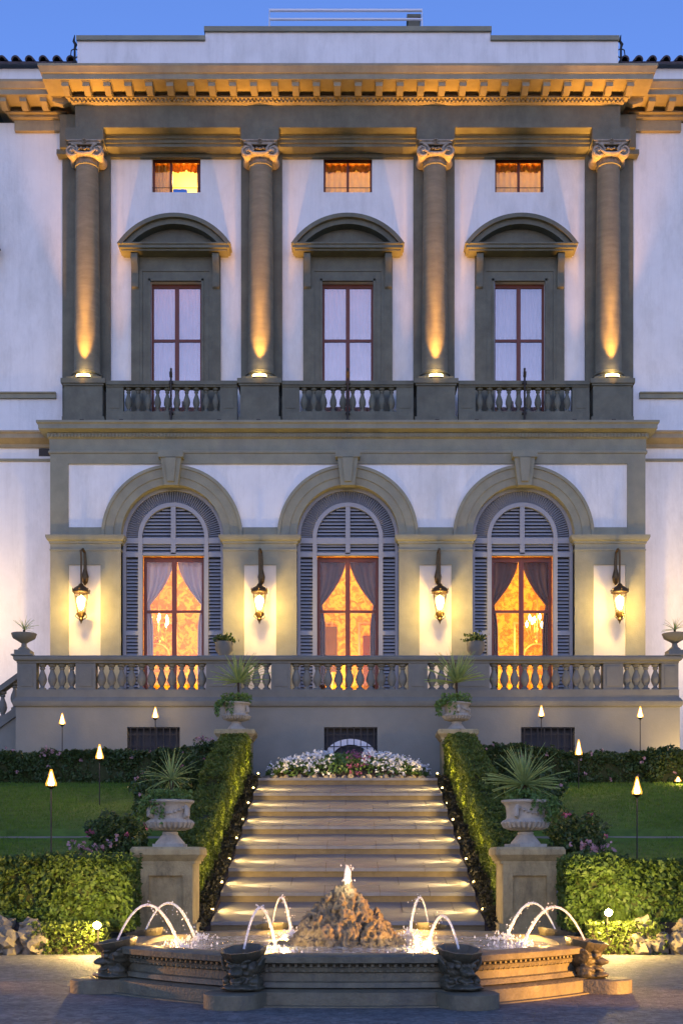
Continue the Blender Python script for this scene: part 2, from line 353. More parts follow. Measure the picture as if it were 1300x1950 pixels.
# ------------------------------------------------------------ terrain
def lawn_z(x, d):
    dd = d + (.015 * (abs(x) - 6) ** 2 if d > 18 else 0) * 0
    pts = [(16.25, .0), (16.5, .34), (17.5, .52), (24.0, 1.60), (24.28, 1.80), (31.3, 3.13), (35, 3.24)]
    k = 24.1 + .05 * math.sin(x * .5)
    for (a, za), (b_, zb) in zip(pts, pts[1:]):
        if d <= b_:
            t = max(0, (d - a) / (b_ - a)); return za + (zb - za) * t
    return pts[-1][1]
g = MB(); NX, NY = 1, 1
g.add([(-500, -300, 0), (500, -300, 0), (500, 16.4, 0), (-500, 16.4, 0)], [(0, 1, 2, 3)])
g.add([(-500, 16.4, 0), (500, 16.4, 0), (500, 800, 0), (-500, 800, 0)], [(0, 1, 2, 3)])
structure('ground', g, pave)
for sx in (-1, 1):
    g = MB(); xs = [3.15, 5, 7, 9, 12, 16, 30]; ds = [16.25, 16.5, 17, 17.5, 20, 22, 24.0, 24.14, 24.28, 26, 28, 30, 31.3, 33, 35, 48]
    vs = [(sx * x, d + (.0 if d < 20 or d > 29 else .12 * math.sin(x)), lawn_z(x, d)) for d in ds for x in xs]
    n_ = len(xs)
    g.add(vs, [(j * n_ + i, j * n_ + i + 1, (j + 1) * n_ + i + 1, (j + 1) * n_ + i) for j in range(len(ds) - 1) for i in range(n_ - 1)])
    g.add([(sx * 3.15, 16.25, -.02), (sx * 30, 16.25, -.02), (sx * 30, 16.25, .01), (sx * 3.15, 16.25, .01)], [(0, 1, 2, 3)])
    lw = structure('lawn', g, grass_m, 40); lw.data.materials.append(mulch)
    for p_ in lw.data.polygons:
        if p_.center.y < 17.4: p_.material_index = 1
    g = MB(); prev = None
    for k in range(13):
        x_ = 3.3 + k * .9; y_ = 24.12 + .12 * math.sin(x_); x2 = x_ + .9; y2 = 24.12 + .12 * math.sin(x2); a_ = 1.66
        g.add([(sx * x_, y_ - .05, a_ - .1), (sx * x2, y2 - .05, a_ - .1), (sx * x2, y2 + .03, a_ - .1), (sx * x_, y_ + .03, a_ - .1), (sx * x_, y_ - .05, a_ + .015), (sx * x2, y2 - .05, a_ + .015), (sx * x2, y2 + .03, a_ + .015), (sx * x_, y_ + .03, a_ + .015)],
              [(0, 3, 2, 1), (4, 5, 6, 7), (0, 1, 5, 4), (2, 3, 7, 6)])
    structure('lawn_kerb', g, stone_grey)
    # grass blades
    N = 60000; x = sx * rng.uniform(3.2, 10.5, N); d = 17.5 + (31.4 - 17.5) * rng.uniform(0, 1, N) ** .9
    z = np.interp(d, [16.25, 16.5, 17.5, 24.0, 24.28, 31.3, 35], [0, .34, .52, 1.60, 1.80, 3.13, 3.24])
    P = np.stack([x, d, z], 1); h = rng.uniform(.03, .065, N)[:, None]; a = rng.uniform(0, 2 * PI, N)
    u = np.stack([np.cos(a), np.sin(a), 0 * a], 1) * .007; tip = np.stack([rng.normal(0, .015, N), rng.normal(0, .015, N), 0 * a], 1) + np.array([0, 0, 1]) * h
    o = part('grass', npmesh('grass', np.stack([P - u, P + u, P + tip], 1), 3, blade_m), None, kind='stuff')
    tag(o, 'short mown grass on the lawn %s of the steps' % ('left' if sx < 0 else 'right'), 'grass')

# ------------------------------------------------------------ garden steps (sloping treads)
SW = 2.17
def stair_z(d): return .281 * (d - 19.5)
noses = [20.0, 21.5, 22.95, 24.45, 25.95, 27.45, 28.95, 30.55]
t = thing('garden_steps', 'broad stone garden steps with long sloping treads between lamp lit hedges', 'steps', (0, 19.5, 0))
RIS = .165
for i, d in enumerate(noses):
    zt = stair_z(d) + .10; d1 = noses[i + 1] if i < 7 else 34.45
    z1 = (stair_z(d1) + .10 - RIS) if i < 7 else 3.24
    nxs = [-SW, -1.35, -.4, .55, 1.4, SW]
    me = MB()
    e_ = d1 + .03
    me.add([(-SW, d, zt), (SW, d, zt), (SW, e_, z1), (-SW, e_, z1), (-SW, d, zt - .6), (SW, d, zt - .6), (SW, e_, z1 - .7), (-SW, e_, z1 - .7)],
           [(0, 1, 2, 3), (4, 7, 6, 5), (0, 4, 5, 1), (1, 5, 6, 2), (2, 6, 7, 3), (3, 7, 4, 0)])
    st = part('step', me, riser_m, t, smooth=0)
    dz = (z1 - zt) / (e_ - d)
    for row, (ya, yb) in enumerate(((-.035, .62), (.63, min(e_ - d, 1.7) - .02))):
        sh = (0, .35)[row]
        for a, b2 in zip(nxs, nxs[1:]):
            a2 = a + (sh if a > -SW else 0); b3 = b2 + (sh if b2 < SW else 0)
            if b3 - a2 < .1: continue
            k = MB(); j = random.uniform(-.006, .006); hh = .014 + random.uniform(-.004, .004)
            y0, y1 = d + ya + (j if row == 0 else 0), d + yb
            za, zb_ = zt + dz * ya, zt + dz * yb; th = .045 if row == 0 else .0
            k.add([(a2 + .005, y0, za - th - .004), (b3 - .005, y0, za - th - .004), (b3 - .005, y1, zb_ - .004), (a2 + .005, y1, zb_ - .004),
                   (a2 + .005, y0, za + hh), (b3 - .005, y0, za + hh), (b3 - .005, y1, zb_ + hh), (a2 + .005, y1, zb_ + hh)],
                  [(0, 3, 2, 1), (4, 5, 6, 7), (0, 1, 5, 4), (1, 2, 6, 5), (2, 3, 7, 6), (3, 0, 4, 7)])
            part('stone', k, step_m, st, smooth=0)
g = MB()
g.add([(-SW, 19.4, .004), (SW, 19.4, .004), (SW, 20.02, .08), (-SW, 20.02, .08)], [(0, 1, 2, 3)])
part('bottom_slab', g, step_m, t, smooth=0)
# planting strips beside the steps
for sx in (-1, 1):
    g = MB(); pr = [(19.3, 0.01), (31.2, 3.3 - .08), (34.49, 3.22)]
    vs = []
    for d, z in pr: vs += [(sx * (SW + .002), d, z), (sx * 3.3, d, z)]
    for d, z in pr: vs += [(sx * (SW + .002), d, z - .8), (sx * 3.3, d, z - .8)]
    g.add(vs, [(0, 1, 3, 2), (2, 3, 5, 4), (0, 2, 8, 6), (2, 4, 10, 8), (0, 6, 7, 1), (1, 7, 9, 3), (3, 9, 11, 5)])
    structure('planting_strip', g, mulch)
    N = 5000; d = rng.uniform(19.6, 32.5, N); x = sx * rng.uniform(2.2, 2.52, N)
    cl = (np.sin(d * 5) + np.sin(d * 8.7 + 1)) * .05
    P = np.stack([x, d, np.interp(d, [19.3, 31.2, 34.5], [.01, 3.22, 3.22]) + rng.uniform(0, .13, N) * (1 + 4 * cl)], 1)
    o = part('bedding_plants', leaf_mesh('bedding_plants', P, .035, red_leaf), None, kind='stuff')
    tag(o, 'low dark bronze bedding plants along the %s edge of the steps' % ('left' if sx < 0 else 'right'), 'plants')
g = MB(); g.box(-3.3, 3.3, 34.4, 48, 2.4, 3.235)
structure('upper_path', g, step_m)

# ------------------------------------------------------------ villa
V = thing('villa', 'grand two storey villa front with four giant columns and three lit arched doors', 'building', (0, 38, 3.2))
YW = 38.0; BAY = [-5.163, 0.0, 5.163]; COLX = [-7.742, -2.583, 2.583, 7.742]; FL = 5.70; UF = 14.066
# lower storey
YL = 37.1; HX = 8.74; ZI = 10.784; RI, RO = 1.5, 2.07
edges = [-HX] + [-2.5815, 2.5815] + [HX]
for i, c in enumerate(BAY):
    a, b_ = edges[i], edges[i + 1]
    poly = [(a, ZI), (a, 13.2), (b_, 13.2), (b_, ZI), (c + RI + .08, ZI)] + [(c + (RI + .08) * math.cos(R(q)), ZI + (RI + .08) * math.sin(R(q))) for q in range(6, 180, 6)] + [(c - RI - .08, ZI)]
    part('spandrel_wall', MB().prism(poly, YL + .02, YL + .5), stucco, V, smooth=0)
    g = MB().ring(c, ZI, RI - .001, 1.72, YL - .03, YL + .55, n=40).ring(c, ZI, 1.7201, 1.98, YL - .06, YL + .1, n=40).ring(c, ZI, 1.9801, RO, YL - .10, YL + .1, n=40)
    part('archivolt', g, stone_mid, V)
    k = MB()
    for (w0, w1, y, z0, z1) in ((.20, .30, YL - .26, 12.20, 13.0), (.10, .16, YL - .33, 12.3, 12.98)):
        k.add([(c - w0, y, z0), (c + w0, y, z0), (c + w1, y - .03, z1), (c - w1, y - .03, z1), (c - w0, YL, z0), (c + w0, YL, z0), (c + w1, YL, z1), (c - w1, YL, z1)],
              [(0, 1, 2, 3), (4, 7, 6, 5), (0, 4, 5, 1), (1, 5, 6, 2), (2, 6, 7, 3), (3, 7, 4, 0)])
    k.box(c - .36, c + .36, YL - .34, YL + .01, 13.001, 13.19)
    part('keystone', k, stone_mid, V)
g = MB().box(-HX, HX, YL - .035, YL + .3, 12.89, 13.195)
for s in (-1, 1): g.box(s * HX, s * (HX - .53), YL - .035, YL + .3, ZI, 12.889)
ed = [(-HX + .531, BAY[0] - RO), (BAY[0] + RO, BAY[1] - RO), (BAY[1] + RO, BAY[2] - RO), (BAY[2] + RO, HX - .531)]
for a, b_ in ed: g.box(a, b_, YL - .03, YL + .3, ZI + .002, ZI + .24)
part('panel_frame', g, stone_mid, V)
g = MB().box(-HX, HX, YL - .02, 38.6, 13.2, 14.0); part('lower_frieze', g, stone_mid, V)
prof = [(.001, 13.201), (.05, 13.201), (.05, 13.26), (.022, 13.28), (.022, 13.62), (.08, 13.65), (.08, 13.76), (.15, 13.80), (.29, 13.84), (.29, 13.97), (.34, 14.0), (.34, UF)]
part('lower_cornice', MB().usweep(prof, -HX, HX, YL - .02, 38.5), stone_mid, V, smooth=30)
g = MB(); x = -HX - .05
while x < HX + .05: g.box(x, x + .05, YL - .145, YL - .095, 13.655, 13.755); x += .1
part('dentils', g, stone_mid, V, kind='stuff', smooth=0)
piers = [(-HX, BAY[0] - RI), (BAY[0] + RI, BAY[1] - RI), (BAY[1] + RI, BAY[2] - RI), (BAY[2] + RI, HX)]
pc = [-7.73, -2.575, 2.575, 7.69]
for (a, b_), c in zip(piers, pc):
    g = MB().box(a, b_, YL + .01, YL + .5, FL - .4, ZI - .24)
    part('pier_panel', g, panel_cream, V, smooth=0)
    g = MB().box(a - .0, c - .47, YL - .035, YL + .3, FL - .4, 9.92).box(c + .47, b_, YL - .035, YL + .3, FL - .4, 9.92).box(a, b_, YL - .035, YL + .3, 9.92, ZI - .241)
    g.box(a - .01, b_ + .01, YL - .06, YL + .31, 10.33, 10.38)
    g.box(a - .015, b_ + .015, YL - .08, YL + .32, FL - .3, FL + .3)
    part('pier', g, stone_mid, V)
    p = [(.0, ZI - .24), (.03, ZI - .235), (.03, ZI - .18), (.08, ZI - .15), (.12, ZI - .07), (.12, ZI - .005), (.04, ZI)]
    part('impost', MB().usweep(p, a, b_, YL - .035, YL + .52), stone_mid, V, smooth=30)
# arched shutters and doors
def half_disc_slats(g, c, r, z0, x0, x1, zs, ze, step, y):
    z = zs
    while z < ze:
        w_ = math.sqrt(max(0, r * r - max(0, z - z0) ** 2))
        a, b_ = max(x0, -w_), min(x1, w_)
        if b_ - a > .05:
            k = len(g.v); g.box(c + a, c + b_, y - .035, y + .035, z, z + .02)
            for i in range(k, len(g.v)):
                vx, vy, vz = g.v[i]; g.v[i] = (vx, vy, vz + (vy - y) * .9)
        z += step
for i, c in enumerate(BAY):
    y = YL + .30
    g = MB().ring(c, ZI, 1.40, RI - .002, y - .05, y + .1).ring(c, ZI, .92, 1.04, y - .08, y + .1)
    for s in (-1, 1):
        g.box(c + s * 1.40, c + s * 1.498, y - .05, y + .1, FL, ZI)
        g.box(c + s * .91, c + s * 1.04, y - .08, y + .1, FL, ZI)
        for z0, z1 in ((10.62, 10.78), (10.22, 10.36), (FL, FL + .25), (7.9, 8.02)):
            g.box(c + s * 1.041, c + s * 1.399, y - .045, y + .1, z0, z1)
        g.box(c + s * .909, c + s * .07, y - .06, y + .1, 10.60, 10.78)
    g.box(c - .07, c + .07, y - .065, y + .1, 10.3, ZI + .92)
    g.box(c - .909, c + .909, y - .065, y + .1, 10.26, 10.34)
    sh = part('shutter', g, shutter_m, V)
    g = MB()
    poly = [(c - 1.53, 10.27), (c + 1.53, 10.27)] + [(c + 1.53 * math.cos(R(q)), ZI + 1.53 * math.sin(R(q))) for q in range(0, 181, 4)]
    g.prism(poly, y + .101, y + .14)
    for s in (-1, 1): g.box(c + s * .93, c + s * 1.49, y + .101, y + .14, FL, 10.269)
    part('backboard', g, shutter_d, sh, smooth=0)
    g = MB()
    for k in range(60):
        a = R(1.5 + 3.0 * k); M = Matrix.Translation((c, y + .03, ZI)) @ Matrix.Rotation(-a, 4, 'Y') @ Matrix.Translation((1.22, 0, 0)) @ Matrix.Rotation(R(38), 4, 'X')
        q = len(g.v); g.box(-.18, .18, -.035, .035, -.009, .009); g.xform(M, q)
    for s in (-1, 1):
        x0, x1 = (1.045, 1.395) if s > 0 else (-1.395, -1.045)
        half_disc_slats(g, c, 50, 0, x0, x1, FL + .28, 7.88, .104, y + .03)
        half_disc_slats(g, c, 50, 0, x0, x1, 8.04, 10.2, .104, y + .03)
        half_disc_slats(g, c, 50, 0, x0, x1, 10.38, 10.6, .104, y + .03)
        x0, x1 = (.075, .905) if s > 0 else (-.905, -.075)
        half_disc_slats(g, c, .915, ZI, x0, x1, 10.80, 11.66, .104, y + .03)
        half_disc_slats(g, c, 50, 0, x0, x1, 10.36, 10.58, .104, y + .03)
    part('slats', g, shutter_m, sh, kind='stuff', smooth=0)
    y = YL + .46; zt = 10.262
    g = MB()
    for s in (-1, 1):
        g.box(c + s * .905, c + s * .82, y, y + .09, FL, zt); g.box(c + s * .0005, c + s * .07, y, y + .09, FL, zt)
    for z0, z1 in ((10.12, zt), (8.60, 8.68), (FL, FL + .45)):
        for s in (-1, 1): g.box(c + s * .071, c + s * .819, y + .01, y + .08, z0, z1)
    dr = part('door', g, wood, V)
    for s in (-1, 1):
        for z0, z1 in ((8.681, 10.119), (FL + .451, 8.599)):
            part('pane', MB().box(c + s * .0715, c + s * .8185, y + .03, y + .036, z0, z1), glass_lo[i], dr, smooth=0)
    # open wooden leaf edge inside
# lower saloon (walls, floor, ceiling seen through doors)
RY0, RY1 = YL + .56, 42.0
g = MB().box(-8.5, 8.5, RY1, RY1 + .1, FL, 11.9).box(-8.6, -8.5, RY0, RY1, FL, 11.9).box(8.5, 8.6, RY0, RY1, FL, 11.9)
for a in (-2.58, 2.58): g.box(a - .08, a + .08, RY0, RY1, FL, 11.9)
part('saloon_wall', g, room_or, V, smooth=0)
part('saloon_ceiling', MB().box(-8.6, 8.6, RY0, RY1 + .1, 11.9, 12.0), panel_cream, V, smooth=0)
part('saloon_floor', MB().box(-8.6, 8.6, YL + .45, RY1 + .1, FL - .1, FL - .002), wood, V, smooth=0)
g = MB()
for c in BAY:
    for x0, x1 in ((-1.9, -.5), (.35, 1.9)):
        g.box(c + x0, c + x1, RY1 - .06, RY1 - .001, 9.1, 9.16).box(c + x0, c + x1, RY1 - .06, RY1 - .001, 6.8, 6.86)
        g.box(c + x0, c + x0 + .06, RY1 - .06, RY1 - .001, 6.861, 9.099).box(c + x1 - .06, c + x1, RY1 - .06, RY1 - .001, 6.861, 9.099)
        g.ring(c + (x0 + x1) / 2, 8.0, .42, .47, RY1 - .05, RY1 - .002, 0, 360, 30)
part('wall_moulding', g, gold_m, V)

mir = part('pier_glass', MB().box(BAY[0] + .2, BAY[0] + 1.3, RY1 - .10, RY1 - .062, 6.9, 9.6), gold_m, V)
part('picture', MB().box(BAY[1] - 1.5, BAY[1] - .35, RY1 - .10, RY1 - .062, 7.5, 9.0), drape_b, V)
part('picture', MB().box(BAY[2] - 1.4, BAY[2] - .5, RY1 - .10, RY1 - .062, 7.4, 8.8), drape_b, V)
part('inner_door', MB().box(BAY[1] + .5, BAY[1] + 1.5, RY1 - .10, RY1 - .062, FL, 8.7), wood, V)
# upper storey wall with openings
WH, WT = .765, 18.664; AH, A0, A1 = .73, 21.37, 22.45
for c, (a, b_) in zip(BAY, [(-8.56, -2.5815), (-2.5815, 2.5815), (2.5815, 8.56)]):
    g = MB().box(a, c - WH, YW, YW + .3, UF, 23.3).box(c + WH, b_, YW, YW + .3, UF, 23.3)
    g.box(c - WH, c + WH, YW, YW + .3, WT, A0).box(c - WH, c - AH, YW, YW + .3, A0, A1).box(c + AH, c + WH, YW, YW + .3, A0, A1).box(c - WH, c + WH, YW, YW + .3, A1, 23.3)
    part('upper_wall', g, stucco, V, smooth=0)
g = MB()
for s in (-1, 1): g.box(s * 7.13, s * 8.56, 37.85, 37.999, UF, 22.44).box(s * 1.97, s * 3.2, 37.85, 37.999, UF, 22.44)
for s in (-1, 1): g.box(s * 8.01, s * 8.56, 37.5, 38.6, 22.44, 23.42).box(s * 8.3, s * 8.56, 37.849, 38.6, UF, 22.439)
for s in (-1, 1): g.box(s * 8.25, s * 8.68, 37.6, 38, 22.3, 22.439)
part('pilaster', g, stone_dark, V)
# entablature
g = MB()
for c in COLX: g.box(c - .56, c + .56, 37.05, 38, 22.42, 22.769)
cc = [-8.0] + COLX + [8.0]
for a, b_ in ((COLX[0] + .561, COLX[1] - .561), (COLX[1] + .561, COLX[2] - .561), (COLX[2] + .561, COLX[3] - .561)):
    g.box(a, b_, 37.40, 38, 22.65, 22.769).box(a, b_, 37.45, 38, 22.55, 22.6499).box(a, b_, 37.5, 38, 22.46, 22.5499)
    g.box(a, b_, 37.88, 37.999, 22.36, 22.459).box(a, b_, 37.38, 37.45, 22.745, 22.768)
part('architrave', g, stone_dark, V)
part('frieze', MB().box(-8.0, 8.0, 37.05, 38.4, 22.77, 23.42), stone_dark, V, smooth=0)
cprof = [(.001, 23.42), (.05, 23.42), (.08, 23.45), (.10, 23.45), (.10, 23.525), (.20, 23.535), (.20, 23.565), (.04, 23.575), (.04, 23.71), (.78, 23.711), (.78, 23.86), (.82, 23.88), (.84, 23.95), (.89, 24.03), (.89, 24.10)]
part('main_cornice', MB().usweep(cprof, -8.0, 8.0, 37.05, 38.6), stone_cornice, V, smooth=30)
g = MB(); x = -8.1
while x < 8.1: g.box(x, x + .06, 36.88, 36.951, 23.455, 23.524); x += .12
part('dentils', g, stone_cornice, V, kind='stuff', smooth=0)
g = MB().prism([(-.10, .035), (.10, .035), (.10, .16), (-.10, .16)], -.50, .12); g.box(-.125, .125, -.53, .12, .1601, .179)
k = len(g.v); g.add([(-.09, -.48, .034), (.09, -.48, .034), (.09, -.20, -.055), (-.09, -.20, -.055), (-.09, -.48, .036), (.09, -.48, .036), (.09, 0, .036), (-.09, 0, .036)],
                    [(0, 1, 2, 3), (0, 4, 5, 1), (1, 5, 6, 2), (3, 2, 6, 7), (0, 3, 7, 4)])
mod = g.mesh('modillion', stone_cornice, 0)
for i in range(28): inst('modillion', mod, V, (-8.15 + i * .6037, 36.86, 23.53))
for i in range(2):
    for s in (-1, 1): inst('modillion', mod, V, (s * 8.18, 37.2 + i * .6, 23.53), (0, 0, s * PI / 2))
# wings' cornice
for s in (-1, 1):
    x0, x1 = (8.57, 9.98); a, b_ = (x0, x1) if s > 0 else (-x1, -x0)
    part('wing_cornice', MB().usweep(cprof, a, b_, 37.78, 38.6), stone_cornice, V, smooth=30)
    part('wing_frieze', MB().box(a, b_, 37.78, 38.6, 23.1, 23.419), stone_cornice, V, smooth=0)
    a, b_ = (10.9, 16) if s > 0 else (-16, -10.9)
    part('wing_cornice', MB().usweep([(p * .9, z) for p, z in cprof], a, b_, 38.0, 38.6), stone_dark, V, smooth=30)
    for i in range(3): inst('modillion', mod, V, (s * (8.95 + i * .6), 37.59, 23.53))
    for i in range(9): inst('modillion', mod, V, (s * (10.8 + i * .6), 37.82, 23.53))
    # wing wall
    a, b_ = sorted((s * 8.5, s * 17))
    part('wing_wall', MB().box(a, b_, 37.9, 38.5, 3.0, 23.4), stucco, V, smooth=0)
    a, b_ = sorted((s * 8.75, s * 17))
    part('wing_cornice_band', MB().usweep([(.001, 13.62), (.06, 13.62), (.06, 13.72), (.12, 13.76), (.28, 13.84), (.28, 13.96), (.33, 14.0), (.33, 14.05), (0, 14.1)], a, b_, 37.899, 38.4), stone_cornice, V, smooth=30)
    part('string_course', MB().box(a, b_, 37.82, 37.9, 15.10, 15.24).box(a, b_, 37.78, 37.9, 15.241, 15.28).box(a, b_, 37.84, 37.9, 13.22, 13.29), stone_mid, V)
    part('blocking_course', MB().box(*sorted((s * 8.1, s * 17)), 37.85, 38.5, 24.1, 25.0), stucco, V, smooth=0)
    rf = part('roof', MB().add([(s * 8.1, 37.62, 25.02), (s * 17, 37.62, 25.02), (s * 17, 44, 27.2), (s * 8.1, 44, 27.2), (s * 8.1, 37.62, 25.08), (s * 17, 37.62, 25.08), (s * 17, 44, 27.3), (s * 8.1, 44, 27.3)],
              [(0, 1, 2, 3), (4, 5, 6, 7), (0, 1, 5, 4), (1, 2, 6, 5), (0, 4, 7, 3)]), tile_m, V, smooth=0)
    tg = MB()
    for L in range(2): tg.ring(0, 0, .09, .135, -.02 + L * 3.4, 3.38 + L * 3.4, 0, 180, 8)
    tl = tg.mesh('roof_tile', tile_m)
    for i in range(22): inst('roof_tile', tl, rf, (s * (8.25 + i * .41), 37.58, 25.08), (R(19), 0, 0))
part('vent', MB().box(-9.27, -8.93, 37.87, 37.905, 13.38, 13.60), iron, V, smooth=0)
# attic parapet
g = MB().box(-7.97, 7.97, 37.2, 37.7, 24.1, 25.40).box(-4.2, 4.2, 37.198, 37.702, 25.40, 25.66)
part('parapet', g, stucco, V, smooth=0)
g = MB().box(-7.99, -4.201, 37.12, 37.78, 25.401, 25.53).box(4.201, 7.99, 37.12, 37.78, 25.401, 25.53).box(-4.23, 4.23, 37.12, 37.78, 25.661, 25.80)
part('coping', g, stone_mid, V)
part('cornice_roof', MB().box(-8.5, 8.5, 36.3, 38.6, 24.101, 24.13), stone_dark, V, smooth=0)
part('back_mass', MB().box(-16.9, 16.9, 43, 52, 3, 24.9).box(-8.5, 8.5, 38.6, 43, 23.5, 24.1), stucco, V, smooth=0)
ch = part('chimney', MB().box(1.82, 2.16, 38.0, 38.34, 25.3, 26.62).box(1.78, 2.2, 37.96, 38.38, 26.621, 26.72), stone_dark, V)
g = MB(); y = 38.0; zz = [25.9, 26.22, 26.45]
xa, xb = X(513, y), X(803, y); zt = Z(20, y); zm = Z(37, y)
g.tube([(xa, y, 25.7), (xa, y, zt), (xb, y, zt), (xb, y, 25.7)], .05, 6); g.tube([(xa, y, zm), (xb, y, zm)], .042, 6)
g.tube([(xa, y + .8, 25.7), (xa, y + .8, zt)], .03, 6)
rl = part('roof_railing', g, white_metal, None)
tag(rl, 'thin white metal safety railing standing on the flat roof', 'railing')
g = MB().tube([(0, 0, 0), (0, 0, .5), (.03, 0, .62), (-.03, 0, .72), (0, 0, .9)], [.035, .03, .05, .04, .012], 7)
g.tube([(0, 0, .2), (.12, 0, .3), (.1, 0, .45), (0, 0, .5)], .018, 5).tube([(0, 0, .2), (-.12, 0, .3), (-.1, 0, .45), (0, 0, .5)], .018, 5)
fm = g.mesh('roof_finial', iron)
for s, nm in ((-1, 'left'), (1, 'right')):
    o = bpy.data.objects.new('roof_finial', fm); COL.objects.link(o); o.location = (s * 8.07, 37.3, 24.75)
    tag(o, 'wrought iron scroll spike on the %s corner of the roof parapet' % nm, 'finial', 'iron spikes at the parapet corners')

# columns
sh_prof = [(.385 + .03 * math.sin(min(1, k / 12) * PI / 2 * 0) - .055 * (k / 12) ** 1.6, 15.72 + k / 12 * (21.78 - 15.72)) for k in range(13)]
def capital():
    g = MB()
    g.lathe([(.33, -.62), (.36, -.60), (.33, -.58), (.34, -.5), (.42, -.42), (.42, -.36)], n=24)
    g.box(-.50, .50, -.44, .44, -.10, -.04); g.box(-.54, .54, -.48, .48, -.0399, 0)
    for s in (-1, 1):
        for y0, y1 in ((-.46, -.34), (.2, .36)):
            pass
        # volute: spiral tube on the front, bolster behind
        pts = []
        for k in range(34):
            a = k / 33 * 2 * PI * 1.9; r = .205 * (1 - k / 33 * .86)
            pts.append((s * (.40 - 0) + s * -r * math.cos(a + PI / 2) * -1, -.44, -.33 + r * math.sin(a + PI / 2)))
        g.tube(pts, [.042 * (1 - .55 * k / 33) for k in range(34)], 7)
        M = Matrix.Translation((s * .40, 0, -.33)) @ Matrix.Rotation(R(90), 4, 'X')
        q = len(g.v); g.lathe([(.17, -.36), (.19, -.3), (.12, 0), (.19, .3), (.19, .42)], n=16); g.xform(M, q)
        q = len(g.v); g.lathe([(.0, 0), (.045, .01), (.045, .06), (.0, .07)], n=10, cap=False); g.xform(Matrix.Translation((s * .40, -.43, -.33)) @ Matrix.Rotation(R(90), 4, 'X'), q)
    g.tube([(-.4, -.45, -.125), (.4, -.45, -.125)], .035, 6)
    g.tube([(-.36, -.46, -.30), (-.2, -.5, -.43), (0, -.52, -.47), (.2, -.5, -.43), (.36, -.46, -.30)], [.03, .05, .06, .05, .03], 7)
    for k in range(5):
        x = (k - 2) * .1; q = len(g.v); g.lathe([(0, -.045), (.04, -.02), (.045, .01), (0, .05)], n=8, cap=False); g.xform(Matrix.Translation((x, -.44, -.27 + .02 * (k % 2))), q)
    for k in range(7):
        a = k / 7 * 2 * PI; q = len(g.v); g.lathe([(0, -.03), (.035, 0), (0, .03)], n=6, cap=False); g.xform(Matrix.Translation((.055 * math.cos(a), -.50, -.06 + .055 * math.sin(a))), q)
    return g.mesh('capital', stone_urn)
capm = capital()
cap_mat = mat('capital_stone', (.34, .30, .23), .8, .3, 10, .4, 40, dirt=(.12, .11, .09), dirt_amt=.6, dscale=6); capm.materials[0] = cap_mat
pil_cap = capm
shaft_m = MB().lathe([(.43, 15.62), (.43, 15.68), (.40, 15.70)] + sh_prof + [(.36, 21.79), (.36, 21.84), (.335, 21.85)], n=40)
shaft_m.v = [(x, y, z - 15.34) for x, y, z in shaft_m.v]; shaft_m = shaft_m.mesh('shaft', stone_shaft)
base_m = MB().box(-.52, .52, -.52, .52, 0, .09).lathe([(.50, .0901), (.53, .12), (.53, .16), (.49, .19), (.44, .20), (.43, .24), (.46, .25), (.47, .27), (.45, .29)], n=32).mesh('column_base', stone_dark)
for c in COLX:
    cl = inst('column', shaft_m, V, (c, 37.5, 15.34))
    for nm, me, z in (('capital', capm, 22.42), ('column_base', base_m, 15.34)):
        o = bpy.data.objects.new(nm, me); COL.objects.link(o); o.parent = cl; o.location = (0, 0, z - 15.34)
        if nm == 'capital': o.scale = (.94, .96, .94)
    g = MB().box(c - .56, c + .56, 36.95, 37.85, UF, 15.14)
    g.box(c - .65, c + .65, 36.87, 37.86, 15.20, 15.339).box(c - .60, c + .60, 36.91, 37.855, 15.1401, 15.1999)
    g.box(c - .62, c + .62, 36.9, 37.856, UF + .001, UF + .16)
    part('pedestal', g, stone_dark, V)
# balustrades on the upper floor
def baluster_mesh(h, r, m, n=12):
    p = [(.85, 0), (.85, .07), (.55, .10), (.42, .14), (.55, .2), (.9, .32), (1.0, .42), (.85, .55), (.5, .7), (.38, .78), (.6, .82), (.6, .86), (.45, .88), (.85, .93), (.85, 1)]
    return MB().lathe([(a * r, z * h) for a, z in p], n=n).mesh('baluster', m)
bm1 = baluster_mesh(.72, .105, stone_dark)
for i, c in enumerate(BAY):
    a, b_ = COLX[i] + .66, COLX[i + 1] - .66
    g = MB().box(a, b_, 36.97, 37.25, 15.12, 15.17).box(a, b_, 36.93, 37.29, 15.1701, 15.285)
    g.box(a, b_, 36.97, 37.25, UF, 14.395)
    for x0, x1 in ((a, a + .5), (b_ - .5, b_)):
        g.box(x0, x1, 37.0, 37.22, 14.3951, 15.1199); g.box(x0 + .1, x1 - .1, 36.985, 37.01, 14.5, 15.02)
    bl = part('balustrade', g, stone_dark, V)
    for k in range(10): inst('baluster', bm1, bl, (c + (k - 4.5) * .285, 37.11, 14.397))
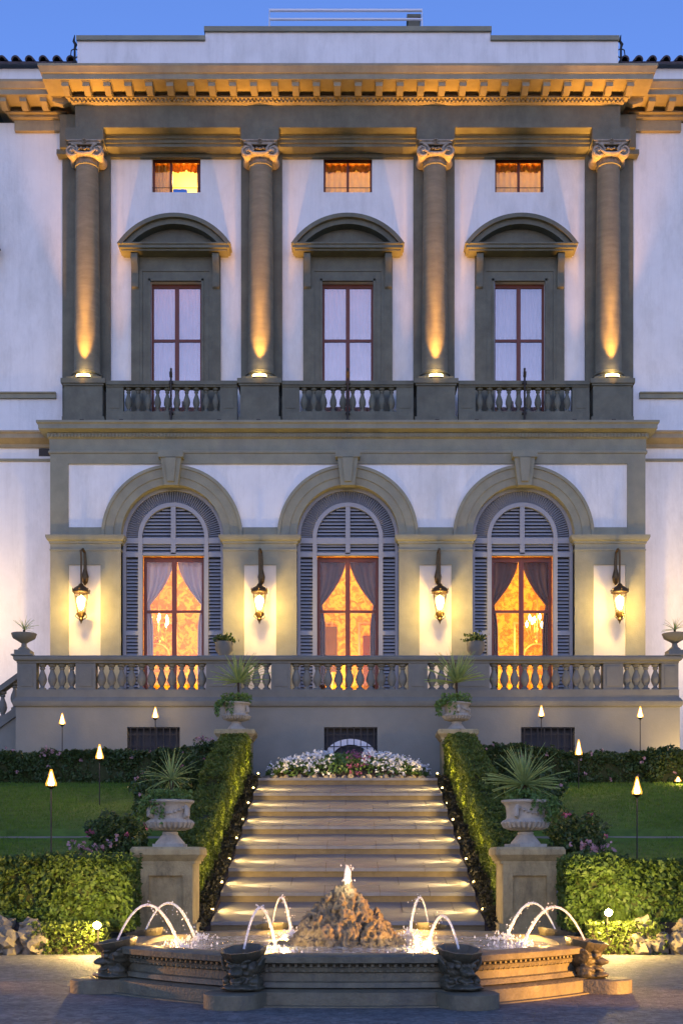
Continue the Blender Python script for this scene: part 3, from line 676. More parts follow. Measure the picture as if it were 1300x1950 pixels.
# aedicule windows
def aedicule(c, yw, parent):
    g = MB()
    for s in (-1, 1):
        g.box(c + s * 1.09, c + s * 1.34, yw - .1, yw, UF, 19.40).box(c + s * WH, c + s * 1.089, yw - .06, yw + .0, UF, 18.731)
        g.box(c + s * WH, c + s * .83, yw - .09, yw - .061, UF, 18.73).box(c + s * 1.01, c + s * 1.089, yw - .09, yw - .061, UF, 18.95)
    g.box(c - .829, c + .829, yw - .09, yw - .001, WT + .0, 18.731).box(c - 1.0899, c + 1.0899, yw - .06, yw - .001, 18.732, 18.951)
    g.box(c - 1.0899, c + 1.0899, yw - .085, yw, 18.9511, 19.02).box(c - 1.0899, c + 1.0899, yw - .05, yw, 19.02, 19.40)
    part('window_surround', g, stone_dark, parent)
    for s in (-1, 1):
        k = MB(); x = c + s * 1.215
        pr = [(yw - .34, 19.38), (yw - .36, 19.25), (yw - .30, 19.1), (yw - .2, 18.95), (yw - .15, 18.75), (yw - .19, 18.6), (yw - .17, 18.45), (yw - .1, 18.4), (yw - .1, 19.38)]
        vs = [(x - .1, a, z) for a, z in pr] + [(x + .1, a, z) for a, z in pr]; n_ = len(pr)
        k.add(vs, [tuple(range(n_)), tuple(range(2 * n_ - 1, n_ - 1, -1))] + [(i, i + n_, (i + 1) % n_ + n_, (i + 1) % n_) for i in range(n_)])
        part('console_bracket', k, stone_dark, parent)
    p = [(.0, 19.40), (.35, 19.402), (.35, 19.44), (.42, 19.46), (.42, 19.54), (.46, 19.56), (.46, 19.60), (.1, 19.61)]
    k = MB().usweep([(a, z) for a, z in p], c - 1.22, c + 1.22, yw - .09, yw)
    Rr, cz = 2.02, 18.45
    k.ring(c, cz, Rr - .12, Rr, yw - .56, yw + .0, 34.7, 145.3, 28).ring(c, cz, Rr - .27, Rr - .121, yw - .44, yw, 36.5, 143.5, 28)
    poly = [(c + (Rr - .272) * math.cos(R(q)), cz + (Rr - .272) * math.sin(R(q))) for q in range(41, 140, 7)]
    k.prism([(c + 1.4, 19.612)] + poly + [(c - 1.4, 19.612)], yw - .12, yw)
    part('pediment', k, stone_dark, parent, smooth=30)
def upper_window(c, yw, parent):
    y = yw + .16; g = MB()
    for s in (-1, 1):
        g.box(c + s * WH, c + s * .70, y, y + .08, UF, WT); g.box(c + s * .0005, c + s * .06, y - .02, y + .08, UF, WT - .12)
        g.box(c + s * .0605, c + s * .699, y + .005, y + .07, 16.92, 17.0).box(c + s * .0605, c + s * .699, y + .005, y + .07, UF, UF + .3)
    g.box(c - .699, c + .699, y + .002, y + .08, WT - .12, WT)
    wd = part('window', g, wood, parent)
    for s in (-1, 1):
        for z0, z1 in ((17.001, WT - .121), (UF + .301, 16.919)):
            part('pane', MB().box(c + s * .061, c + s * .699, y + .03, y + .036, z0, z1), glass_up, wd, smooth=0)
for c in BAY:
    aedicule(c, YW, V); upper_window(c, YW, V)
aedicule(-12.1, 37.9, V)
# attic windows
for i, c in enumerate(BAY):
    y = YW + .17; g = MB()
    for s in (-1, 1): g.box(c + s * AH, c + s * .67, y, y + .07, A0, A1)
    g.box(c - .669, c + .669, y, y + .07, A0, A0 + .05).box(c - .669, c + .669, y, y + .07, A1 - .08, A1)
    if i: g.box(c - .035, c + .035, y - .01, y + .07, A0 + .051, A1 - .081)
    else:
        g.box(c - .22, c - .14, y, y + .07, A0 + .051, A1 - .081); g.box(c + .60, c + .669, y + .08, y + .6, A0 + .05, A1 - .1)
    wd = part('attic_window', g, wood, V)
    if i:
        for s in (-1, 1): part('pane', MB().box(c + s * .036, c + s * .669, y + .03, y + .036, A0 + .051, A1 - .081), glass_at, wd, smooth=0)
    else:
        part('pane', MB().box(c - .669, c - .221, y + .03, y + .036, A0 + .051, A1 - .081), glass_at, wd, smooth=0)
    g = MB().tube([(c - AH, YW + .05, A0 + .16), (c + AH, YW + .05, A0 + .16)], .012, 5)
    part('window_bar', g, iron, V)
# folded louvre leaf in the right window's reveal
g = MB(); c = BAY[2]
g.box(c - WH + .002, c - WH + .03, YW - .02, YW + .15, UF, WT)
part('folded_shutter', g, shutter_m, V)
# upper rooms
for i, c in enumerate(BAY):
    g = MB().box(c - 2.4, c - 2.3, 38.301, 41, UF, 20.5).box(c + 2.3, c + 2.4, 38.301, 41, UF, 20.5).box(c - 2.4, c + 2.4, 41, 41.1, UF, 20.5)
    g.box(c - 2.4, c + 2.4, 38.301, 41.1, 20.5, 20.6).box(c - 2.4, c + 2.4, 38.301, 41.1, UF - .1, UF - .001)
    part('upper_room', g, room_dark, V, smooth=0)
    g = MB().box(c - 2.4, c - 2.3, 38.301, 40, 20.61, 23.2).box(c + 2.3, c + 2.4, 38.301, 40, 20.61, 23.2).box(c - 2.4, c + 2.4, 40, 40.1, 20.61, 23.2)
    g.box(c - 2.4, c + 2.4, 38.301, 40.1, 23.2, 23.3).box(c - 2.4, c + 2.4, 38.301, 40.1, 20.601, 20.63)
    part('attic_room', g, room_yel if i == 0 else room_dark, V, smooth=0)
    lamp('POINT', (c, 39.9, 19.3), [85, 60, 10][i], V, col=(1, .56, .38), size=.2)
    lamp('POINT', (c + .2, 39.2, 22.4), [95, 150, 120][i], V, col=(1, .60, .15), size=.15)

# curtains
def sheet(name, cols, m, label, group=None, kind=None):
    """cols: rows of points"""
    nr, nc = len(cols), len(cols[0]); g = MB()
    g.add([p for r_ in cols for p in r_], [(j * nc + i, j * nc + i + 1, (j + 1) * nc + i + 1, (j + 1) * nc + i) for j in range(nr - 1) for i in range(nc - 1)])
    o = part(name, g, m, None, smooth=180); o.modifiers.new('thick', 'SOLIDIFY').thickness = .008
    return tag(o, label, 'curtain', group)
UPN = ['left', 'middle', 'right']
for i, c in enumerate(BAY):
    rows = []
    for j in range(7):
        z = UF + .02 + (18.75 - UF) * j / 6
        rows.append([(c - .95 + 1.9 * k / 90, 38.42 + .035 * math.sin(k * .95 + .3 * math.sin(j)) + .015 * math.sin(k * 2.3 + j), z) for k in range(91)])
    sheet('sheer_curtain', rows, sheer, 'pale sheer curtain drawn behind the %s tall upper window' % UPN[i], 'sheer curtains in the upper windows')
    # valance of the attic window
    rows = []
    for j in range(4):
        rows.append([(c - .8 + 1.6 * k / 60, 38.36 + .03 * math.sin(k * .9), 22.44 - j / 3 * (.22 + .07 * abs(math.sin(k * .16)) + .02 * math.sin(k * 1.7))) for k in range(61)])
    sheet('valance', rows, valance_m, 'ruffled red brown valance across the top of the %s attic window' % UPN[i], 'valances in the attic windows')
    xs = (-.75, -.24) if i == 0 else (-.75, .75)
    if i == 0:
        rows = [[(c + xs[0] + (xs[1] - xs[0]) * k / 30, 38.40 + .03 * math.sin(k * 1.1), A0 - .1 + 1.1 * j / 3) for k in range(31)] for j in range(4)]
        sheet('net_curtain', rows, tan_curt, 'tan curtain half drawn at the left side of the open left attic window')
    else:
        rows = [[(c + xs[0] + (xs[1] - xs[0]) * k / 60, 38.45 + .02 * math.sin(k * .9), A0 - .1 + 1.1 * j / 3) for k in range(61)] for j in range(4)]
        sheet('net_curtain', rows, tan_curt, 'tan net curtain behind the glass of the %s attic window' % UPN[i], 'net curtains in the attic windows')
o = part('blue_tray', MB().box(BAY[0] - .1, BAY[0] + .32, 38.02, 38.14, A0 + .002, A0 + .11), blue_box, None)
tag(o, 'small blue plastic box on the sill of the brightly lit left attic window', 'box')
def drapes(c, i, m):
    for s in (-1, 1):
        rows = []
        for j in range(21):
            t = j / 20; z = 10.25 - t * (10.25 - FL - .02)
            zt = (10.25 - z)
            if zt < 1.35:
                q = zt / 1.35; inner = .05 + .72 * q ** 1.7
            else: inner = .77 - .10 * min(1, (zt - 1.35) / .6)
            outer = .92; row = []
            for k in range(25):
                u = k / 24; x = inner + (outer - inner) * u
                fold = .045 * math.sin(u * 22 + zt * 1.2) * (1 if zt < 1.3 else .8)
                row.append((c + s * x, 37.83 + fold, z - .25 * u * (1 - u) * (1 if zt < 1.2 else 0)))
            rows.append(row)
        sheet('drape', rows, m, '%s drape tied back at the %s side of the %s arched door' % ('pale silk' if m is drape_w else 'dark brown velvet', 'left' if s < 0 else 'right', UPN[i]), 'drapes at the arched doors')
for i, c in enumerate(BAY): drapes(c, i, (drape_w, drape_b, drape_b)[i])
# chandeliers
def chandelier(px, i, label):
    y = 40.2; x = X(px, y); z = Z(1195, y)
    t = thing('chandelier', label, 'chandelier', (x, y, z), 'chandeliers in the saloon')
    part('stem', MB().tube([(x, y, 11.9), (x, y, z - .35)], .02, 6).lathe([(.0, z - .5), (.08, z - .42), (.05, z - .3), (.09, z - .2), (.03, z)], x, y, 10, cap=False), gold_m, t)
    for k in range(8):
        a = k * PI / 4 + .2; ca, sa = math.cos(a), math.sin(a); r = .36 if k % 2 else .25; h = .18 if k % 2 else .34
        ar = part('arm', MB().tube([(x, y, z - .25), (x + ca * r * .6, y + sa * r * .6, z - .36), (x + ca * r, y + sa * r, z - .1 + h * .3), (x + ca * r, y + sa * r, z + h - .15)], .013, 5), gold_m, t)
        part('bulb', MB().lathe([(0, z + h - .15), (.03, z + h - .1), (.045, z + h - .02), (.0, z + h + .08)], x + ca * r, y + sa * r, 8, cap=False), bulb_m, ar)
    lamp('POINT', (x, y - .4, z + .3), 40, t, size=.3, col=(1, .58, .16))
chandelier(303, 0, 'lit gilt chandelier seen through the left arched door'); chandelier(1022, 2, 'lit gilt chandelier seen through the right arched door')
for c in BAY:
    lamp('POINT', (c, 39.9, 10.7), 150, V, col=(1, .58, .13), size=.3)
    lamp('POINT', (c, 40.3, 7.0), 150, V, col=(1, .60, .14), size=.3)
# table with lit cloth in the middle room
t = thing('buffet_table', 'cloth covered table under bright lamps inside the middle door', 'table', (0, 39.6, FL))
part('table_top', MB().lathe([(.75, 6.42), (.78, 6.44), (.78, 6.47), (.0, 6.48)], 0, 39.6, 24), cloth_m, t)
part('table_cloth', MB().lathe([(.80, FL + .05), (.77, 6.2), (.745, 6.419)], 0, 39.6, 48, flute=.035, nf=12), cloth_m, t)
lamp('POINT', (0, 39.0, 7.3), 60, t, col=(1, .70, .25), size=.1)

# flag holders on the upper balustrades
for i, c in enumerate(BAY):
    g = MB().tube([(c, 36.86, 14.1), (c, 36.86, 15.62)], .03, 6).tube([(c, 36.86, 15.35), (c, 36.80, 15.5)], .045, 6)
    g.box(c - .06, c + .06, 36.85, 36.93, 15.17, 15.25).box(c - .06, c + .06, 36.86, 36.97, 14.3, 14.36)
    o = part('flagpole_socket', g, iron, None); tag(o, 'black iron flagpole socket clamped to the %s upper balustrade' % UPN[i], 'bracket', 'iron flagpole sockets on the upper balustrades')

# column uplights
NUM = ['far left', 'second from left', 'third from left', 'far right']
for i, c in enumerate(COLX):
    y = 36.935
    t = thing('uplight', 'lit uplight at the foot of the %s giant column' % NUM[i], 'lamp', (c, y, 15.34), 'uplights at the column feet')
    part('housing', MB().lathe([(.12, 15.342), (.13, 15.36), (.13, 15.40), (.115, 15.402)], c, y, 20, sx=1.6, sy=.45), bronze, t)
    part('lens', MB().lathe([(.0, 15.40), (.11, 15.403), (.10, 15.47), (.0, 15.50)], c, y, 16, sx=1.9, sy=.45, cap=False), lens_m, t)
    lamp('SPOT', (c, 36.84, 15.50), 620, t, target=(c, 37.13, 17.4), spot=42, blend=.8, size=.03)
    lamp('POINT', (c, 36.82, 15.56), 7, t, size=.04, col=(1, .64, .2))
    lamp('SPOT', (c, 36.82, 15.50), 1500, t, target=(c, 37.17, 19.6), spot=16, blend=1, size=.03)
    lamp('SPOT', (c, 36.86, 15.50), 420, t, target=(c, 37.0, 22.0), spot=34, blend=1, size=.05)
for i, (x, pw) in enumerate([(-6.85, 1300), (-3.42, 850), (-1.75, 850), (1.75, 1200), (3.42, 1300), (6.85, 1400)]):  # assumed hidden fixtures, put in to light the architrave soffit
    t = thing('assumed_balcony_uplight', 'assumed small uplight on the balcony floor %s' % ['right of the far left column', 'left of the second column', 'right of the second column', 'left of the third column', 'right of the third column', 'left of the far right column'][i], 'lamp', (x, 37.6, UF))
    part('housing', MB().lathe([(.05, UF + .001), (.06, UF + .1), (.05, UF + .12)], x, 37.6, 12), iron, t)
    lamp('SPOT', (x, 37.6, UF + .14), pw, t, target=(x, 37.66, 22.4), spot=17, blend=1, size=.03)
# assumed cornice floods standing on the ledge of the lower cornice
k = 0
for i, x in enumerate([-7.75, -6.6, -3.75, -2.6, 0, 2.6, 3.75, 6.6, 7.75]):
    pw = [1500, 1150, 700, 500, 520, 900, 1000, 1300, 1500][i]
    t = thing('assumed_ledge_floodlight', 'assumed small cornice floodlight %s' % ['in front of the far left column pedestal', 'at the left end of the left balustrade', 'at the right end of the left balustrade', 'in front of the second column pedestal', 'below the middle flagpole socket', 'in front of the third column pedestal', 'at the left end of the right balustrade', 'at the right end of the right balustrade', 'in front of the far right column pedestal'][i], 'lamp', (x, 36.8, UF), 'assumed small floodlights on the lower cornice')
    part('housing', MB().box(x - .06, x + .06, 36.76, 36.83, UF + .001, UF + .03), iron, t)
    lamp('SPOT', (x, 36.70, UF + .10), pw * 1.2, t, target=(x, 36.50, 23.7), spot=22, blend=1, size=.04)
for s in (-1, 1):  # assumed floods for the glow on the wing cornices
    t = thing('assumed_ledge_floodlight', 'assumed small floodlight on the %s wing ledge aimed at the wing cornice' % ('left' if s < 0 else 'right'), 'lamp', (s * 9.4, 37.65, 14.1))
    part('housing', MB().box(s * 9.4 - .06, s * 9.4 + .06, 37.80, 37.86, 14.101, 14.13), iron, t)
    lamp('SPOT', (s * 9.4, 37.3, 14.2), 1400, t, target=(s * 9.4, 37.15, 23.7), spot=14, blend=1, size=.04)

# wall lanterns
def lantern(x, i):
    y = 36.62; y0 = YL - .035; zt = Z(1118, y)
    t = thing('wall_lantern', 'lit bronze lantern on its gooseneck, on the %s pier' % NUM[i], 'lantern', (x, y, zt), 'lit lanterns on the piers between the doors')
    g = MB(); top = Z(1042, y)
    sx = 1 if x < 0 else -1
    g.tube([(x + .03 * sx, y0, zt + .25), (x + .03 * sx, y0 - .06, zt + .3), (x + .04 * sx, y0 - .08, top - .35), (x + .03 * sx, y0 - .1, top - .08), (x, y0 - .22, top), (x - .01, y - .0, top - .1), (x, y, top - .3), (x, y, zt + .08)],
           [.05, .06, .045, .04, .038, .036, .03, .026], 8)
    g.lathe([(.0, zt + .12), (.08, zt + .22), (.11, zt + .38), (.07, zt + .55), (.02, zt + .75)], x + .03 * sx, y0 - .05, 10, cap=False)
    part('bracket', g, bronze, t)
    g = MB().lathe([(.02, zt + .12), (.07, zt + .08), (.09, zt + .04), (.20, zt - .03), (.26, zt - .10), (.27, zt - .16), (.22, zt - .18), (.21, zt - .16)], x, y, 6, ph=PI / 6)
    for k in range(6):
        a = PI / 6 + k * PI / 3; q = len(g.v); g.lathe([(0, -.04), (.025, 0), (0, .06)], x + .255 * math.cos(a), y + .255 * math.sin(a), 6, cap=False); g.v[q:] = [(vx, vy, vz + zt - .09) for vx, vy, vz in g.v[q:]]
    part('canopy', g, bronze, t)
    g = MB()
    for k in range(6):
        a = PI / 6 + k * PI / 3
        g.tube([(x + .205 * math.cos(a), y + .205 * math.sin(a), zt - .17), (x + .115 * math.cos(a), y + .115 * math.sin(a), zt - .74)], .011, 5)
    g.lathe([(.115, zt - .73), (.14, zt - .76), (.12, zt - .82), (.06, zt - .9), (.075, zt - .94), (.03, zt - 1.0), (.0, zt - 1.09)], x, y, 10)
    for k in range(4):
        a = k * PI / 2 + .4; g.tube([(x + .12 * math.cos(a), y + .12 * math.sin(a), zt - .76), (x + .17 * math.cos(a), y + .17 * math.sin(a), zt - .86), (x + .08 * math.cos(a), y + .08 * math.sin(a), zt - .93)], .014, 5)
    part('cage', g, bronze, t)
    part('glass', MB().lathe([(.20, zt - .171), (.112, zt - .735)], x, y, 6, ph=PI / 6, cap=False), glass_lan, t)
    part('bulb', MB().lathe([(.0, zt - .68), (.07, zt - .62), (.12, zt - .45), (.12, zt - .32), (.0, zt - .22)], x, y, 12, cap=False), lantern_glow, t)
    lamp('POINT', (x, y - .42, zt - .62), 105, t, size=.09, col=(1, .62, .16))
    lamp('POINT', (x, y + .06, zt - .5), 92, t, size=.08, col=(1, .62, .16))
for i, px in enumerate([155, 494, 837, 1179]): lantern(X(px, 36.62), i)
for s in (-1, 1):    # assumed pair of lanterns, beyond the frame on the wings
    x = s * 12.4
    t = thing('wall_lantern', 'assumed lit bronze lantern out of view on the %s wing wall' % ('left' if s < 0 else 'right'), 'lantern', (x, 37.5, 8.6))
    part('cage', MB().lathe([(.05, 9.5), (.27, 9.2), (.2, 9.15), (.11, 8.6), (.0, 8.3)], x, 37.5, 6), bronze, t)
    lamp('POINT', (x, 36.4, 8.6), 190, t, size=.1, col=(1, .62, .26))

# ------------------------------------------------------------ terrace
YT = 34.5; T = thing('terrace', 'grey plastered terrace with a stone balustrade in front of the villa', 'terrace', (0, YT, 3.2))
TX = 9.09
g = MB()
WB = [(X(243, 34.6), X(343, 34.6)), (X(617, 34.6), X(718, 34.6)), (X(991, 34.6), X(1093, 34.6))]
zw0, zw1 = 4.15, Z(1385, 34.6)
xs = [-TX] + [v for p in WB for v in p] + [TX]
for k in range(0, 8, 2): g.box(xs[k], xs[k + 1], YT + .05, YT + .45, 3.0, 5.45)
for a, b_ in WB: g.box(a, b_, YT + .05, YT + .45, 3.0, zw0).box(a, b_, YT + .05, YT + .45, zw1, 5.45)
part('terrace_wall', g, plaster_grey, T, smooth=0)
for s in (-1, 1): part('terrace_side', MB().box(*sorted((s * TX, s * (TX - .4))), YT + .451, 37.85, 3.0, 5.45), plaster_grey, T, smooth=0)
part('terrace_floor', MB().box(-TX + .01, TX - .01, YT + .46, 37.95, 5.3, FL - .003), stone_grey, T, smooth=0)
part('plinth_course', MB().usweep([(.0, 5.44), (.06, 5.442), (.09, 5.50), (.09, 5.58), (.04, 5.66), (.0, 5.70), (0, 5.91)], -TX + .02, TX - .02, YT + .05, YT + .44), stone_grey, T, smooth=30)
part('rail', MB().usweep([(.0, 6.63), (.03, 6.64), (.03, 6.68), (.09, 6.71), (.11, 6.75), (.11, 6.80), (.08, 6.835)], -TX + .05, TX - .05, YT + .09, YT + .40), stone_grey, T, smooth=30)
gp = [(30, 68), (143, 181), (392, 458), (516, 553), (777, 814), (868, 932), (1149, 1187), (1260, 1296)]
for k, (a, b_) in enumerate(gp):
    x0, x1 = X(a, YT), X(b_, YT)
    x0 = max(x0, -TX + .03); x1 = min(x1, TX - .03)
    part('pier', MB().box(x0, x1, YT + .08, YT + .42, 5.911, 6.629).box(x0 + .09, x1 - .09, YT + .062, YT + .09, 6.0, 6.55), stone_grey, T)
bm2 = baluster_mesh(.716, .125, stone_grey, 14)
for (a, b_), (a2, b2) in zip(gp, gp[1:]):
    x0, x1 = X(b_, YT), X(a2, YT); n_ = max(1, round((x1 - x0) / .287))
    for k in range(n_): inst('baluster', bm2, T, (x0 + (k + .5) * (x1 - x0) / n_, YT + .25, 5.912))
# basement windows with grilles
for i, (a, b_) in enumerate(WB):
    g = MB().box(a, b_, YT + .3, YT + .34, zw0, zw1)
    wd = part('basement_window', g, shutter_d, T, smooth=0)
    g = MB()
    n_ = 8
    for k in range(n_): x = a + (k + .5) * (b_ - a) / n_; g.box(x - .012, x + .012, YT + .08, YT + .104, zw0, zw1)
    for z in (zw1 - .2, zw1 - .02, zw0 + .2): g.box(a, b_, YT + .105, YT + .12, z - .012, z + .012)
    part('grille', g, iron, wd, smooth=0)
    if i == 1: part('frame', MB().ring((a + b_) / 2, zw0 - .1, .50, .72, YT + .2, YT + .28, 0, 180, 24, sz=.72), white_metal, wd)
# side stair at the left edge
st = thing('side_staircase', 'sloping stone stair balustrade going down at the left end of the terrace', 'staircase', (-9.6, 35.2, 3.2))
y = 35.3
def slope(x): return (x + TX) * .72
x0, x1 = -12.2, -TX - .02
def slab(z0, z1, ya, yb, m, nm):
    g = MB().add([(x0, ya, z0 + slope(x0)), (x1, ya, z0 + slope(x1)), (x1, yb, z0 + slope(x1)), (x0, yb, z0 + slope(x0)),
                  (x0, ya, z1 + slope(x0)), (x1, ya, z1 + slope(x1)), (x1, yb, z1 + slope(x1)), (x0, yb, z1 + slope(x0))],
                 [(0, 3, 2, 1), (4, 5, 6, 7), (0, 1, 5, 4), (1, 2, 6, 5), (2, 3, 7, 6), (3, 0, 4, 7)])
    return part(nm, g, m, st, smooth=0)
slab(6.35, 6.52, y - .2, y + .2, stone_grey, 'rail'); slab(5.35, 5.62, y - .18, y + .18, stone_grey, 'string'); slab(3.0, 5.349, y - .1, y + .1, plaster_grey, 'stair_wall')
for k in range(8):
    x = x1 - .2 - k * .34; inst('baluster', bm2, st, (x, y, 5.60 + slope(x)), sc=(1, 1, 1.05))

# ------------------------------------------------------------ urns, pedestals, plants
def pedestal_thing():
    t = thing('pedestal', '', 'pedestal', (0, 0, 0), 'stone pedestals flanking the steps')
    part('body', MB().box(-.41, .41, -.41, .41, .24, 1.16), stone_tan, t)
    g = MB()
    for s in (-1, 1):
        g.box(s * .41, s * .26, -.47, -.411, .24, 1.16)
    g.box(-.26, .26, -.47, -.411, .98, 1.16).box(-.26, .26, -.47, -.411, .24, .42)
    part('panel_frame', g, stone_tan, t)
    part('cap', MB().usweep([(.0, 1.16), (.03, 1.161), (.03, 1.2), (.06, 1.23), (.11, 1.29), (.12, 1.30), (.12, 1.38), (.09, 1.42)], -.41, .41, -.45, .41).box(-.46, .46, .4101, .52, 1.2, 1.415), stone_tan, t, smooth=30)
    part('base', MB().box(-.53, .53, -.53, .53, 0, .12).box(-.47, .47, -.47, .47, .1201, .2399), stone_tan, t)
    return t
pd = pedestal_thing()
PEDS = [(-2.78, 19.75, 0), (2.78, 19.75, 0), (-2.92, 33.1, 3.2), (2.85, 33.1, 3.2)]
PN = ['front left', 'front right', 'upper left', 'upper right']
for i, p in enumerate(PEDS):
    o = pd if i == 0 else dup(pd, p)
    o.location = p; o['label'] = ['weathered panelled pedestal left of the steps beside the fountain', 'weathered panelled pedestal right of the steps beside the fountain',
                                 'stone pedestal behind the hedge at the top left of the steps', 'stone pedestal behind the hedge at the top right of the steps'][i]
ub = MB()
ub_ = thing('urn', '', 'urn', (0, 0, 0), 'carved stone urns on pedestals')
part('foot', MB().box(-.24, .24, -.24, .24, 0, .05).lathe([(.235, .0501), (.225, .075), (.185, .12), (.145, .17), (.12, .20), (.125, .215), (.125, .235), (.10, .25)], n=24), stone_urn, ub_)
bw = part('bowl', MB().lathe([(.09, .251), (.24, .275), (.33, .33), (.355, .39), (.34, .42), (.305, .44), (.295, .47), (.30, .56), (.315, .64), (.345, .68), (.375, .70), (.38, .73), (.35, .74), (.30, .735), (.27, .66)], n=48), stone_urn, ub_)
g = MB()
for k in range(26):
    a = k / 26 * 2 * PI; g.tube([(.22 * math.cos(a), .22 * math.sin(a), .272), (.325 * math.cos(a), .325 * math.sin(a), .325), (.352 * math.cos(a), .352 * math.sin(a), .385), (.335 * math.cos(a), .335 * math.sin(a), .415)], [.014, .034, .036, .014], 6)
part('gadroons', g, stone_urn, bw, kind='stuff')
for s in (-1, 1):
    a = -PI / 2 + s * .95; ca, sa = math.cos(a), math.sin(a)
    g = MB().tube([(ca * .28, sa * .28, .45), (ca * .36, sa * .36, .50), (ca * .36, sa * .36, .58), (ca * .31, sa * .31, .64)], [.03, .05, .045, .03], 8)
    part('handle', g, stone_urn, ub_)
g = MB()
for k in range(9):      # carved swag between the masks
    a = -PI / 2 - .8 + k * .2; r_ = .315; q = len(g.v); g.lathe([(0, -.03), (.03, 0), (0, .035)], 0, 0, 6, cap=False); g.xform(Matrix.Translation((r_ * math.cos(a), r_ * math.sin(a), .60 - .08 * math.sin(k / 8 * PI))), q)
part('swag', g, stone_urn, bw)
UR = [(p[0], p[1], p[2] + 1.42) for p in PEDS]
for i, p in enumerate(UR):
    o = ub_ if i == 0 else dup(ub_, p, [0, .4, 2, 1][i])
    o.location = p; o['label'] = 'carved stone urn on the %s pedestal' % PN[i]
# spiky plants
def spiky(name, label, loc, nl=60, L=.5, trunk=.12, w_=.03, m=leaf_y, droop=.35, up=.2, group=None, seed=1):
    r = random.Random(seed); t = thing(name, label, 'plant', loc, group)
    x, y, z = loc
    part('trunk', MB().tube([(x, y, z), (x + .01, y, z + trunk * .5), (x, y, z + trunk)], [.035, .03, .035], 7), stone_urn if 0 else mulch, t)
    g = MB()
    for k in range(nl):
        az = r.uniform(0, 2 * PI); el = r.uniform(up - .5, 1.45); l_ = L * r.uniform(.7, 1.1); ww = w_ * r.uniform(.8, 1.2)
        p = Vector((x, y, z + trunk)); pts = []
        for q in range(6):
            u = q / 5; e2 = el - droop * u * u * (1 if el < 1.2 else .4)
            if q: p = p + Vector((math.cos(az) * math.cos(e2), math.sin(az) * math.cos(e2), math.sin(e2))) * l_ / 5
            sd = Vector((-math.sin(az), math.cos(az), 0)) * ww * .5 * (.55 + .9 * u if u < .4 else (1 - u) * 1.55)
            nn = Vector((0, 0, .15 * ww))
            pts += [p - sd + nn, p - nn, p + sd + nn]
        g.add(pts, [f for q in range(5) for f in ((3 * q, 3 * q + 1, 3 * q + 4, 3 * q + 3), (3 * q + 1, 3 * q + 2, 3 * q + 5, 3 * q + 4))])
    part('leaves', g, m, t)
    return t
def trailing(label, loc, n_=900, r=.3, h=.12, hang=.35, side=-1, seed=1, size=.03):
    t = thing('trailing_plant', label, 'plant', loc, 'leafy plants spilling over the urns')
    x, y, z = loc; rr = np.random.default_rng(seed)
    a = rr.uniform(0, 2 * PI, n_); q = np.sqrt(rr.uniform(0, 1, n_)) * r
    P = np.stack([x + q * np.cos(a), y + q * np.sin(a), z + rr.uniform(-.03, h, n_)], 1)
    m_ = int(n_ * .7); st_ = rr.integers(0, 9, m_); u = rr.uniform(0, 1, m_)
    aa = (PI if side < 0 else 0) + (st_ - 4) * .28 - .3 * side
    rad = r + .14 * np.sin(u * 2.2); Q = np.stack([x + rad * np.cos(aa), y - abs(rad * np.sin(aa)) * .8, z + .05 - u * hang * (.5 + (st_ % 3) * .35)], 1) + rr.normal(0, .025, (m_, 3))
    part('foliage', leaf_mesh('foliage', np.concatenate([P, Q]), size, leaf_t), leaf_t, t, kind='stuff')
    return t
spiky('yucca', 'tall spiky plant in the front left urn', (UR[0][0] + .02, UR[0][1], UR[0][2] + .72), 60, .52, .34, .026, seed=3)
spiky('yucca', 'large pale spiky yucca in the front right urn', (UR[1][0] - .02, UR[1][1], UR[1][2] + .72), 95, .68, .26, .042, seed=5, droop=.18)
spiky('yucca', 'spiky yucca in the upper left urn', (UR[2][0] + .05, UR[2][1], UR[2][2] + .72), 80, .85, .55, .05, seed=6, up=.5, droop=.2)
spiky('yucca', 'bushy spiky yucca in the upper right urn', (UR[3][0], UR[3][1], UR[3][2] + .72), 90, .88, .55, .052, seed=8, up=.5, droop=.2)
for i, (sd, sz) in enumerate([(-1, .03), (1, .032), (-1, .045), (-1, .045)]):
    trailing('green leaves spilling over the rim of the %s urn' % PN[i], (UR[i][0], UR[i][1], UR[i][2] + .76), 800 if i < 2 else 420, .34 if i < 2 else .40, .14 if i < 2 else .22, .35, sd, 10 + i, sz)
# bowls on the terrace piers
bp_ = thing('bowl_planter', 'wide shallow stone bowl planter on the left end pier of the terrace', 'planter', (0, 0, 0), 'shallow bowl planters on the terrace end piers')
part('bowl', MB().lathe([(.16, 0), (.16, .05), (.08, .12), (.07, .2), (.14, .25), (.30, .34), (.34, .44), (.35, .47), (.31, .475), (.26, .42)], n=28), stone_grey, bp_)
part('block', MB().box(-.22, .22, -.22, .22, -.12, -.001).box(-.30, .30, -.26, .26, -.16, -.1201), stone_grey, bp_)
pos = [(X(46, 34.7), 34.72, 6.995), (X(1284, 34.7), 34.72, 6.995)]
bp_.location = pos[0]; dup(bp_, pos[1], label='wide shallow stone bowl planter on the right end pier of the terrace')
spiky('potted_palm', 'small spiky plant in the bowl on the left terrace pier', (pos[0][0], 34.72, pos[0][2] + .42), 26, .42, .15, .03, seed=11, up=.6)
spiky('potted_palm', 'small spiky plant in the bowl on the right terrace pier', (pos[1][0], 34.72, pos[1][2] + .42), 26, .42, .15, .03, seed=12, up=.6)
